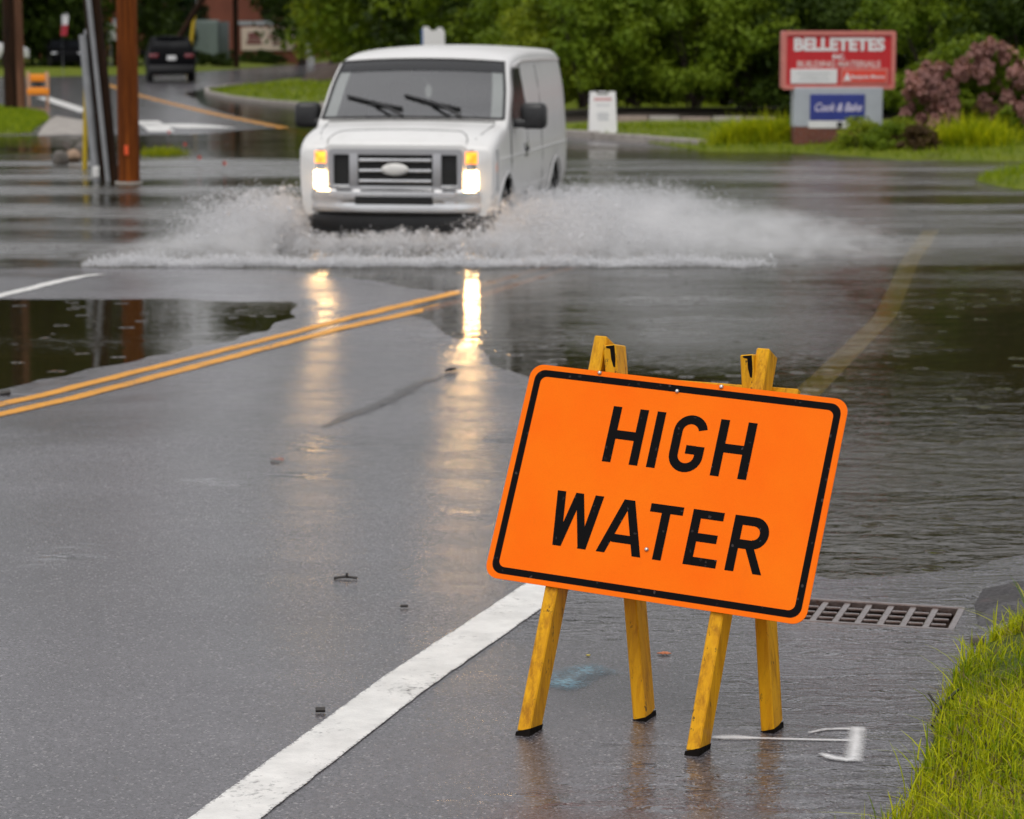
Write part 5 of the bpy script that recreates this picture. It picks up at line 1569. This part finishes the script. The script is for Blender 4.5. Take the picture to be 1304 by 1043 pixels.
for nm_, z0, z1, mt in (('white_cloth', 2.35, 2.8, M_SWHITE), ('red_cloth', 1.85, 2.35, simple('red_cloth_dye', (.42, .03, .05), .8))):
    vs = [(.02 + .30 * a - .10 * (2.8 - z), .03 * math.sin(9 * a + z), z) for z in (z0, (z0 + z1) / 2, z1) for a in np.linspace(0, 1, 6)]
    o = MB().add(vs, [(i * 6 + j, i * 6 + j + 1, (i + 1) * 6 + j + 1, (i + 1) * 6 + j) for i in range(2) for j in range(5)]).build(nm_, mt, fg)
    o.modifiers.new('thick', 'SOLIDIFY').thickness = .01

# ------------------------------------------------------------------ cars far off
def make_car(name, loc, rz, label, cat, paint, kind='suv'):
    r_ = empty(name, loc, rz, label, cat)
    L, wf, wr = 2.32, 1.38, -1.42
    H = 1.70 if kind == 'suv' else 1.45
    def zb(x):
        z = .32
        for c in (wf, wr):
            dx = abs(x - c)
            if dx < .42: z = max(z, .34 + math.sqrt(max(.42 ** 2 - dx ** 2, 0)) * .95)
        return z
    def side(z): return np.interp(z, [.3, .5, .8, .98, 1.05, 1.4, H], [.90, .925, .945, .93, .90, .80, .68])
    if kind == 'suv': tab = [(-2.32, 1.00, .88, .01), (-2.27, 1.10, .92, .01), (-2.15, 1.36, .95, .02), (-1.95, 1.60, .97, .03), (-1.6, 1.66, 1, .04), (-.3, 1.67, 1, .04), (.35, 1.62, 1, .03), (1.15, 1.10, 1, .03), (1.7, 1.02, .97, .03), (2.2, .88, .92, .03), (2.32, .74, .86, .01)]
    else: tab = [(-2.32, .90, .88, .01), (-2.25, 1.00, .92, .02), (-1.75, 1.06, .97, .03), (-1.0, 1.38, .98, .03), (-.4, 1.42, 1, .03), (.25, 1.38, 1, .03), (1.1, 1.0, 1, .03), (1.8, .92, .96, .03), (2.2, .80, .92, .02), (2.32, .68, .86, .01)]
    xs_ = sorted(set(np.round(np.concatenate([np.linspace(-2.32, 2.32, 40), [c + d for c in (wf, wr) for d in np.linspace(-.425, .425, 13)]]), 3)))
    rc = lambda x, zt: .10
    V, F_, n_ = loft_body(xs_, tab, side, zb, rc, 8, 4, 5)
    MB().add(V, F_).build('body', paint, r_, smooth=40)
    def surf(x, y):
        zt, k, cr = smooth_tab(tab, x); yt = k * side(zt - .1) - .1
        return zt + cr * (1 - (max(0, 1 - abs(y) / yt)) ** 2), yt
    def sheet(nm_, x0, x1, nx=6, ny=8):
        vs = []
        for i in range(nx + 1):
            x = x0 + (x1 - x0) * i / nx; _, yt = surf(x, 0)
            for j in range(ny + 1):
                y = (yt - .02) * (1 - 2 * j / ny); z, _ = surf(x, y); vs.append((x + (.012 if x > 0 else -.012), y, z + .012))
        MB().add(vs, [(i * (ny + 1) + j, i * (ny + 1) + j + 1, (i + 1) * (ny + 1) + j + 1, (i + 1) * (ny + 1) + j) for i in range(nx) for j in range(ny)]).build(nm_, M_SIDEPANE, r_, smooth=180)
    if kind == 'suv': sheet('rear_window', -2.20, -1.97); sheet('windscreen', .45, 1.08)
    else: sheet('rear_window', -1.65, -1.05); sheet('windscreen', .35, 1.02)
    for s in (-1, 1):
        zt = 1.50 if kind == 'suv' else 1.28
        for xa, xb in (((-1.75, -.75), (-.68, .25), (.32, .62)) if kind == 'suv' else ((-1.0, -.35), (-.28, .45))):
            vs = []
            for z in np.linspace(1.05, zt, 5):
                for x in np.linspace(xa, xb - (z - 1.05) * (.8 if xb > .3 else 0), 5):
                    k = smooth_tab(tab, x)[1]; vs.append((x, s * (k * side(z) + .008), z))
            MB().add(vs, [(i * 5 + j, i * 5 + j + 1, (i + 1) * 5 + j + 1, (i + 1) * 5 + j) for i in range(4) for j in range(4)]).build('side_window', M_SIDEPANE, r_, smooth=180)
        t = MB().box((-2.28, s * .66, .98), (.10, .36, .15), None, .03); t.build('tail_light', M_TAIL, r_, smooth=40)
        MB().box((2.20, s * .66, .74), (.14, .34, .13), None, .03).build('headlight', M_CHROME, r_, smooth=40)
        MB().box((.72, s * 1.02, 1.08), (.12, .20, .14), None, .03).build('mirror', paint, r_, smooth=40)
        for c in (wf, wr): wheel(r_, c, s * .80, s, .345, .22)
    MB().box((-2.335, 0, .50), (.10, 1.70, .26), None, .04).build('bumper', M_BLACKP, r_, smooth=40)
    MB().box((-2.335, 0, .90), (.03, .34, .17), None, .005).build('number_plate', M_SWHITE, r_)
    MB().box((0, 0, .36), (3.9, 1.4, .16)).build('underbody', M_DARK, r_)
    if kind == 'suv': MB().box((-2.0, 0, 1.66), (.26, 1.1, .04), None, .012).build('spoiler', paint, r_, smooth=40)
    return r_
M_TAIL = lamp_mat('tail_lens', (.12, .012, .02), (1, .1, .12), .03)
M_CARBLK = simple('black_car_paint', (.004, .004, .005), .5, coat=.0, var=.1, spec=.06)
x, y = on_plane(208, 107, 0)
make_car('black_suv', (x, y + 2.2, gz(x, y)), R(90 + 9), 'black sport utility car driving away up the far road', 'car', M_CARBLK).scale = (1.08, 1.08, 1.10)
p = at_depth(76, 88, 134)
make_car('parked_car', (p.x, 136, .3), R(-78), 'very dark parked car in the shade of the left trees', 'car', M_CARBLK, 'car')
p = at_depth(-8, 78, 128)
make_car('parked_car', (p.x - .6, 128, .55), R(10), 'white parked car cut off by the left edge', 'car', simple('white_car_paint', (.68, .68, .70), .2, coat=1.0, var=.02), 'car')

# ------------------------------------------------------------------ trees and shrubs
def leaf_cloud(centres, radii, per, size, seed, aspect=.55, droop=.3):
    """leaf-shaped faces scattered through clumps; returns vertices, quads, tones"""
    r_ = np.random.default_rng(seed)
    C = np.repeat(np.asarray(centres, float), per, 0); Rr = np.repeat(np.asarray(radii, float), per, 0)
    n = len(C)
    d = r_.normal(size=(n, 3)); d /= np.linalg.norm(d, axis=1)[:, None]
    p = C + d * Rr * (r_.random(n) ** .45)[:, None]
    nrm = d * .7 + r_.normal(0, .6, (n, 3)) + np.array([0, 0, .5]); nrm /= np.linalg.norm(nrm, axis=1)[:, None]
    a = np.cross(nrm, r_.normal(size=(n, 3))); a[:, 2] -= droop * np.linalg.norm(a, axis=1); a -= nrm * (a * nrm).sum(1)[:, None]; a /= np.linalg.norm(a, axis=1)[:, None] + 1e-9
    b_ = np.cross(nrm, a)
    s = size * (.6 + .8 * r_.random(n))[:, None]
    V = np.stack([p - a * s * .5, p + b_ * s * aspect * .5 + nrm * s * .06, p + a * s * .55, p - b_ * s * aspect * .5 + nrm * s * .06], 1).reshape(-1, 3)
    Q = np.arange(4 * n).reshape(n, 4)
    clump_t = np.repeat(r_.random(len(centres)), per)
    tone = np.clip(.55 * clump_t + .45 * r_.random(n), 0, 1)
    return V, Q, tone

def clumps(n, rx, ry, z0, z1, seed, shape=1.0, rc=(.5, 1.0)):
    """clump centres spread in a crown between z0 and z1, wider in the lower middle"""
    r_ = np.random.default_rng(seed)
    C, Rd = [], []
    while len(C) < n:
        t = r_.random(); wz = math.sin(math.pi * (.12 + .84 * t) ** .8) ** .6 * shape
        a = r_.random() * 2 * math.pi; q = math.sqrt(r_.random()) * .95
        q = max(q, r_.random())
        C.append((rx * wz * q * math.cos(a) * r_.uniform(.8, 1.15), ry * wz * q * math.sin(a) * r_.uniform(.8, 1.15), z0 + (z1 - z0) * t))
        k = r_.uniform(*rc); Rd.append((k, k, k * .75))
    return C, Rd

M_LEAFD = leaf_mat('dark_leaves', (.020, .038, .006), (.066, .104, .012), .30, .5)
M_LEAFM = leaf_mat('green_leaves', (.090, .155, .010), (.230, .310, .026), .38, .45)
M_LEAFL = leaf_mat('light_leaves', (.150, .215, .012), (.340, .400, .034), .42, .45)
M_CONIF = leaf_mat('conifer_leaves', (.010, .028, .010), (.030, .062, .016), .2, .5)
M_BARK = simple('dark_bark', (.045, .032, .024), .9, var=.4, scale=6, bump=.8, bscale=14)

def tree_meshes(h, rx, z0, seed, n=70, per=75, size=.30, rc=(.8, 1.6), lean=0):
    C, Rd = clumps(n, rx, rx, z0, h - .8, seed, 1.0, rc)
    V, Q, t = leaf_cloud(C, Rd, per, size, seed + 1)
    cr = np_mesh('crown', V, Q, {'tone': ('FACE', t)})
    r_ = np.random.default_rng(seed + 2)
    m = MB(); tp = [Vector((r_.normal(0, .05) * k, r_.normal(0, .05) * k, h * .8 * k / 8 - (.3 if k == 0 else 0))) for k in range(9)]
    m.tube(tp, list(np.linspace(.024 * h, .005 * h, 9)), 9)
    for k in range(9):
        i = int(r_.integers(2, 8)); b0 = tp[i]; e = Vector(C[int(r_.integers(len(C)))])
        m.tube([b0, b0.lerp(e, .5) + Vector((0, 0, .25)), e], [.008 * h, .005 * h, .002 * h], 6)
    return cr, m.mesh('trunk')

PROTO = {}
def plant(kind, x, y, z, sc_, rz, label, cat, group, mat, name):
    cr, tr = PROTO[kind]
    r_ = empty(name, (x, y, z), rz, label, cat, group)
    r_.scale = sc_ if isinstance(sc_, tuple) else (sc_,) * 3
    for nm_, me, mt in (('crown', cr, mat), ('trunk', tr, M_BARK)):
        if me is None: continue
        o = bpy.data.objects.new(nm_, me); col.objects.link(o); o.parent = r_
        if not me.materials: me.materials.append(None)
        o.material_slots[0].link = 'OBJECT'; o.material_slots[0].material = mt
    return r_
for i in range(3): PROTO['tall%d' % i] = tree_meshes(14 + i * .7, 3.6 + .3 * i, .6 + .3 * i, 40 + 7 * i, 130, 130, .30)
PROTO['light0'] = tree_meshes(9, 3.4, 1.6, 77, 80, 130, .25, (.6, 1.2))
def bush_meshes(h, rx, seed, n=46, per=70, size=.17, rc=(.28, .55), z0=.15):
    C, Rd = clumps(n, rx, rx, z0, h - .15, seed, 1.0, rc)
    V, Q, t = leaf_cloud(C, Rd, per, size, seed + 1)
    cr = np_mesh('foliage', V, Q, {'tone': ('FACE', t)})
    r_ = np.random.default_rng(seed + 5); m = MB()
    for k in range(7):
        e = Vector(C[int(r_.integers(len(C)))]); m.tube([(r_.normal(0, .08), r_.normal(0, .08), -.1), e * .5 + Vector((0, 0, .1)), e], [.035, .022, .008], 5)
    return cr, m.mesh('stems')
for i in range(3): PROTO['bush%d' % i] = bush_meshes(3.0 + .25 * i, 1.45 + .1 * i, 140 + 9 * i, 60, 150, .13)
PROTO['low'] = bush_meshes(.95, .70, 190, 34, 60, .12, (.14, .28), .05)
# conifer-like columns
C, Rd = [], []
r_ = np.random.default_rng(9)
for k in range(90):
    t = r_.random(); a = r_.random() * 6.28; q = (1 - t) ** .7 * 1.25 + .1
    C.append((q * math.cos(a) * r_.uniform(.5, 1), q * math.sin(a) * r_.uniform(.5, 1), .2 + 6.3 * t)); Rd.append((.35, .35, .45))
V, Q, t = leaf_cloud(C, Rd, 60, .22, 10)
PROTO['conifer'] = (np_mesh('crown', V, Q, {'tone': ('FACE', t)}), MB().tube([(0, 0, -.2), (0, 0, 5.5)], [.14, .03], 8).mesh('trunk'))

def px_x(px, Y): return (px - CX) * Y / F
TALL = [(1.5, 82, 0, 'd'), (5.0, 79, 1, 'd'), (8.6, 82, 2, 'd'), (12.0, 78, 0, 'd'), (15.6, 81, 1, 'd'), (19.5, 79, 2, 'd'), (23.5, 80, 0, 'd'), (3.4, 89, 2, 'm'), (7.0, 91, 0, 'd'), (10.6, 90, 1, 'd'), (14.2, 90, 2, 'd'), (18.2, 91, 0, 'd'), (22.2, 92, 1, 'd'), (27.5, 84, 1, 'd'), (27, 96, 2, 'd'),
        (14.6, 70, 1, 'd'), (18.6, 70, 0, 'd'), (12.4, 73, 2, 'd')]
ORD = ['first', 'second', 'third', 'fourth', 'fifth', 'sixth', 'seventh', 'eighth', 'ninth', 'tenth', 'eleventh', 'twelfth', 'thirteenth', 'fourteenth', 'fifteenth', 'sixteenth', 'seventeenth', 'eighteenth', 'nineteenth']
def rank(rows):
    o = sorted(range(len(rows)), key=lambda i: rows[i][0] / rows[i][1]); return {i: ORD[k] for k, i in enumerate(o)}
RK = rank(TALL)
for i, (x, y, k, c) in enumerate(TALL):
    plant('tall%d' % k, x, y, 0, (1.05, 1.05, random.uniform(.95, 1.08) * (.80 if y < 75 else .95)), random.uniform(0, 6), 'tall broadleaf tree in the wood beyond the flood, %s from its left end' % RK[i], 'tree', 'trees in the wood beyond the flood', M_LEAFD if c == 'd' else M_LEAFM, 'broadleaf_tree')
CEN = [(-5.6, 112, 0, 'm'), (-2.2, 116, 1, 'd'), (1.4, 112, 2, 'd'), (-7.6, 122, 2, 'd'), (-3.8, 126, 0, 'd'), (.4, 126, 1, 'd'), (-1.6, 97, 1, 'd')]
RK = rank(CEN)
for i, (x, y, k, c) in enumerate(CEN):
    plant('tall%d' % k, x, y, 0, (1.1, 1.1, random.uniform(.98, 1.1)), random.uniform(0, 6), 'tall tree standing beyond the van roof, %s from the left of its group' % RK[i], 'tree', 'trees behind the van', M_LEAFD if c == 'd' else M_LEAFM, 'broadleaf_tree')
plant('light0', px_x(640, 84), 84, 0, (1.0, 1.0, .9), 1.0, 'lighter green tree just above the rear of the van roof', 'tree', None, M_LEAFM, 'broadleaf_tree')
plant('light0', px_x(452, 118), 118, -.4, (.9, .9, 1.0), 2.0, 'light green tree hanging over the road left of the van roof', 'tree', None, M_LEAFL, 'broadleaf_tree')
LEFT = [(-24.8, 140, 0, 'd'), (-22.0, 146, 1, 'd'), (-27.6, 139, 2, 'd'), (-31, 142, 0, 'd'), (-26, 150, 1, 'd'), (-35, 146, 2, 'd'), (-30, 156, 2, 'd'), (-39, 150, 1, 'd')]
RK = rank(LEFT)
for i, (x, y, k, c) in enumerate(LEFT):
    plant('tall%d' % k, x, y, -.3, (random.uniform(.95, 1.05),) * 2 + (1.5,), random.uniform(0, 6), 'tall dark tree behind the parked cars, %s from the left' % RK[i], 'tree', 'trees behind the parked cars', M_LEAFD, 'broadleaf_tree')
# street tree in front of the bank sign: bare trunk, dark crown above
cr, tr = tree_meshes(11, 3.4, 3.3, 300, 80, 80, .40)
PROTO['street'] = (cr, tr)
plant('street', px_x(388, 166), 166, .2, 1.0, .4, 'dark street tree with a bare trunk at the right end of the bank sign', 'tree', None, M_LEAFD, 'street_tree')
for px, Y, w_ in ((346, 188, 'behind the bank sign'), (431, 141, 'just left of the van roof')):
    plant('street', px_x(px, Y), Y, .2, (1.7, 1.7, 2.1), 1.0 + px, 'very tall dark tree with a long bare trunk, ' + w_, 'tree', None, M_LEAFD, 'street_tree')
for i, (px, Y, s_) in enumerate(((190, 160, 1.0), (214, 164, .9), (236, 160, .86), (252, 167, .95))):
    plant('conifer', px_x(px, Y), Y, .1, s_, random.uniform(0, 6), 'dark green conical evergreen in front of the brick bank, %s from the stout pole' % ORD[i], 'evergreen', 'evergreens in front of the bank', M_CONIF, 'conifer')
for i, (px, Y, s_) in enumerate(((258, 152, .9), (280, 151, .8), (296, 166, .9), (318, 165, .8), (338, 166, .9), (352, 165, .7))):
    plant('low', px_x(px, Y), Y, .15, (s_ * 1.7, s_ * 1.2, s_ * 1.1), random.uniform(0, 6), 'low clipped dark shrub below the bank sign and cabinet, %s from the black car' % ORD[i], 'shrub', 'low shrubs on the bank lawn', M_LEAFD, 'low_shrub')
# bushes behind the sandwich board and store sign
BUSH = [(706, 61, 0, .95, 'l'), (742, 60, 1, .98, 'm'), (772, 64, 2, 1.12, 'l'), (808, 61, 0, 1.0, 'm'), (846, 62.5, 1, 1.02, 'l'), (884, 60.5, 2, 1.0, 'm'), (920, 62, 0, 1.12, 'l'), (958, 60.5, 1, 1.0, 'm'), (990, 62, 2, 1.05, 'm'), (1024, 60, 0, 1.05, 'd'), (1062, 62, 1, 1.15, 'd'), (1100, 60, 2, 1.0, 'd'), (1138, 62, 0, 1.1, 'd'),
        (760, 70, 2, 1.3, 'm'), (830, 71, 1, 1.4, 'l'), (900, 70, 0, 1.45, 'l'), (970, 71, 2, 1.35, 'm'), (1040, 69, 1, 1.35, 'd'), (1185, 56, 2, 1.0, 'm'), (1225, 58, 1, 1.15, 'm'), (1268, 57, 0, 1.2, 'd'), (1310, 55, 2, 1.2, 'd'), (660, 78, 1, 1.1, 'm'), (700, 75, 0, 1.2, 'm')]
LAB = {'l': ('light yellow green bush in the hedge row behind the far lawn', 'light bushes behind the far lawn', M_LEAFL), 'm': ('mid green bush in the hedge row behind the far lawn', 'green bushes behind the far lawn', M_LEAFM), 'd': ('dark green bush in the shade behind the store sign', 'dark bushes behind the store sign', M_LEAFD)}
FR = {j: ORD[q] for q, j in enumerate(sorted([j for j in range(len(BUSH)) if BUSH[j][1] < 65 and BUSH[j][1] > 59], key=lambda j: BUSH[j][0]))}
BK = {j: ORD[q] for q, j in enumerate(sorted([j for j in range(len(BUSH)) if j not in FR], key=lambda j: BUSH[j][0]))}
for i, (px, Y, k, s_, c) in enumerate(BUSH):
    lab, grp, mt = LAB[c]
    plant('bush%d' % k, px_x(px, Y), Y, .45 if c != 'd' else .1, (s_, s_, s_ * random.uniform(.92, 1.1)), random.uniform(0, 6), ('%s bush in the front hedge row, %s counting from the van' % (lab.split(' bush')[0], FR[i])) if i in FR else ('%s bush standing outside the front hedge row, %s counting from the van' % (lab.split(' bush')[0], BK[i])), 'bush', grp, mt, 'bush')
for i, (px, Y, s_, c) in enumerate(((1096, 43.9, .62, 'l'), (1128, 43.2, .55, 'm'), (1150, 44.5, .6, 'l'))):
    plant('low', px_x(px, Y), Y, .06, (s_, s_, s_ * 1.0), random.uniform(0, 6), 'low fresh green shrub, %s to the right of the brick sign base' % ORD[i], 'shrub', 'low shrubs by the store sign', M_LEAFL if c == 'l' else M_LEAFM, 'low_shrub')
M_LEAFB = leaf_mat('brownish_leaves', (.06, .035, .018), (.13, .085, .035), .3, .5)
plant('low', px_x(1165, 43), 43.0, .05, (.60, .6, .52), 1.0, 'low brownish shrub below the flowering bush', 'shrub', None, M_LEAFB, 'low_shrub')

def clump_grass(px, py, rx, ry, n, h, wid, label):
    x, y, z = ground_pt(px, py)
    r_ = rng.normal(0, .45, (n, 2)) * np.array([rx, ry]) + np.array([x, y])
    zz = np.maximum(ground_z(r_[:, 0], r_[:, 1]), 0) + .05
    o = blades('ornamental_grass', np.c_[r_, zz], h, wid, M_BLADE, '', .75, 4, kind=None)
    tag(o, label, 'grass clump')
clump_grass(975, 186, .75, .4, 3000, .38, .018, 'bushy clump of bright green grass left of the store sign base')
clump_grass(948, 186, .55, .4, 1200, .28, .018, 'shorter clump of bright grass next to the bigger clump left of the store sign')
clump_grass(1240, 194, .70, .4, 2200, .42, .018, 'clump of green grass under the flowering bush')

# flowering bush with mauve heads
FX, FY = px_x(1236, 45.5), 45.5
fb = empty('flowering_bush', (FX, FY, .1), 0, 'large bush with dusty mauve flower heads right of the store sign', 'flowering bush')
C, Rd = [], []
r_ = np.random.default_rng(21)
for k in range(150):
    a, q, t = r_.random() * 6.28, math.sqrt(r_.random()), r_.random()
    C.append((1.25 * q * math.cos(a) + .15 * t, .8 * q * math.sin(a), .10 + 1.75 * t * (1 - .35 * q * q))); Rd.append((.22, .22, .2))
V, Q, t = leaf_cloud(C, Rd, 60, .13, 22, .45)
link('foliage', np_mesh('foliage', V, Q, {'tone': ('FACE', t)}), M_LEAFM, fb)
M_MAUVE = leaf_mat('mauve_florets', (.28, .13, .12), (.60, .36, .33), .3, .6)
hc = [r_.normal(size=3) for _ in range(26)]; hc = [tuple(v / np.linalg.norm(v) * np.array([.10, .10, .12]) * r_.uniform(.4, 1)) for v in hc]
V, Q, t = leaf_cloud(hc, [(.045,) * 3] * len(hc), 16, .045, 31, .9, 0)
head = np_mesh('flower_head', V, Q, {'tone': ('FACE', t)})
HP = [(1153, 146), (1157, 118), (1160, 138), (1170, 118), (1172, 152), (1176, 100), (1182, 110), (1188, 118), (1192, 104), (1194, 128), (1196, 112), (1190, 154), (1186, 140), (1208, 130), (1213, 133), (1221, 92), (1243, 66), (1248, 86), (1256, 84), (1262, 58), (1255, 94),
      (1286, 70), (1290, 92), (1300, 95), (1290, 110), (1246, 137), (1268, 141), (1280, 134), (1287, 130), (1200, 166), (1300, 104)]
HQ = list(HP)
for _ in range(34):
    q = HP[random.randrange(len(HP))]; HQ.append((min(1330, q[0] + random.gauss(4, 15)), min(168, max(52, q[1] + random.gauss(0, 11)))))
for i, (px, py) in enumerate(HQ + [(1312, 80), (1318, 104), (1310, 126), (1325, 92)]):
    Yh = FY - .40 - .5 * random.random()
    p = at_depth(px, py, Yh)
    o = link('flower_head', head, M_MAUVE, fb) if i == 0 else r_copy(o, fb)
    o.location = Vector((p.x, Yh, p.z)) - Vector(fb.location); k = random.uniform(1.0, 1.4); o.scale = (k, k, k); o.rotation_euler = (random.uniform(-.5, .5), random.uniform(-.5, .5), random.uniform(0, 6))
m = MB()
for px, py in HP:
    p = at_depth(px, py, FY - .6) - Vector(fb.location); m.tube([(p.x * .35, .0, -.05), (p.x * .8, -.25, p.z * .6), (p.x, -.55, p.z)], [.014, .010, .006], 5)
m.build('stems', simple('green_stem', (.06, .09, .02), .6), fb)

patch('wood_floor', [(.2, 56.6), (13, 61), (22, 60.6), (60, 60.2), (60, 200), (6.3, 200), (6.3, 65.9), (.4, 65.9)], M_SOIL, 'dark leaf covered soil under the far bushes', .25, 1.5, 2.5, .05)
M_MULCH = simple('brown_mulch', (.055, .036, .026), .9, var=.4, scale=3, bump=.8, bscale=10)
patch('mulch_bank', [(-8.3, 99), (-7.4, 96), (-4, 95), (2, 96), (2, 108), (-4, 110), (-7.9, 107)], M_MULCH, 'brown mulch bank beside the van on the roadside lawn', .95, .8, .6, .03)

# ------------------------------------------------------------------ small things on the wet road
def leaf_thing(px, py, size, mat, label, rz=0.0, curl=.4):
    x, y, z = ground_pt(px, py)
    pts = [(0, -.5), (.18, -.32), (.36, -.22), (.24, -.05), (.42, .10), (.22, .20), (.12, .42), (0, .55), (-.12, .42), (-.22, .20), (-.42, .10), (-.24, -.05), (-.36, -.22), (-.18, -.32)]
    vs = [(0, 0, .16 * size)] + [(a * size, b_ * size, size * (.05 + curl * abs(a) * (1 if i % 2 else .7))) for i, (a, b_) in enumerate(pts)]
    n = len(pts); fs = [(0, 1 + i, 1 + (i + 1) % n) for i in range(n)]
    o = MB().add(vs, fs).build('fallen_leaf', mat); o.location = (x, y, z + .004); o.rotation_euler = (0, 0, rz)
    o.modifiers.new('thick', 'SOLIDIFY').thickness = .002
    return tag(o, label, 'leaf')
M_BRLEAF = simple('red_brown_leaf', (.16, .045, .015), .4, var=.3, scale=20, coat=.5)
leaf_thing(353, 588, .085, M_BRLEAF, 'curled red brown leaf lying on the wet lane', .8)
leaf_thing(846, 834, .045, simple('orange_leaf', (.50, .14, .04), .5), 'small orange leaf on the shoulder between the trestle legs', 1.5, .1)
leaf_thing(749, 836, .018, simple('yellow_leaf', (.50, .40, .03), .5), 'tiny yellow leaf on the shoulder near the white line', .3, .1)
M_TWIG = simple('wet_twig', (.020, .015, .012), .5, var=.3, scale=30)
def twig(px, py, pts, r_, label, cat='twig', rz=0):
    x, y, z = ground_pt(px, py)
    m = MB()
    for line in pts: m.tube(line, r_, 6)
    o = m.build('twig', M_TWIG); o.location = (x, y, z + .006); o.rotation_euler = (0, 0, rz); return tag(o, label, cat)
twig(441, 738, [[(-.045, 0, 0), (0, .005, .004), (.04, 0, 0)], [(0, 0, 0), (.003, 0, .018)]], .005, 'small dark twig with an upright bud lying mid lane')
twig(408, 908, [[(-.014, 0, .004), (.014, .002, .004)]], .008, 'short dark stub of twig on the lane near the white line')
twig(515, 775, [[(-.014, 0, .003), (.012, .004, .003)]], .005, 'tiny dark chip on the lane left of the white line')
twig(574, 474, [[(-.03, -.02, .004), (.0, .0, .016), (.03, .04, .010)], [(-.01, .01, .006), (.03, .01, .016)]], .009, 'dark clump of sodden debris by the water edge in the lane', 'debris')
twig(1193, 915, [[(-.03, -.1, .0), (.0, -.04, .03), (.04, .02, .05), (.09, .06, .02)], [(.0, -.04, .03), (-.02, .03, .06)], [(.02, 0, .04), (.06, .0, .08)]], .004, 'thin dark twig caught at the edge of the near grass')
twig(6, 503, [[(-.03, 0, .0), (.03, .01, .01)]], .016, 'small dark lump at the edge of the pond on the left')
# broken asphalt apron beside the drain
ap = [ground_pt(*p)[:2] for p in ((1246, 800), (1240, 770), (1252, 750), (1290, 742), (1330, 742))] + [(2.6, 9.9), (2.25, 9.1), (2.0, 8.9)]
M_CRUMB = simple('broken_asphalt', (.060, .056, .058), .8, var=.6, scale=60, bump=1.0, bscale=55, coat=.15, spec=.3)
o, Vc, Fc = patch('broken_apron', [tuple(p) for p in ap], M_CRUMB, 'rough broken asphalt hump between drain and grass', .030, .10, .03, .012, .0)
x, y, z = ground_pt(1244, 820)
o = MB().box((0, 0, .012), (.045, .03, .026), None, .006).build('stone', M_ROCK, None, smooth=30); o.location = (x, y, z); tag(o, 'small dark stone at the tip of the near grass', 'stone')
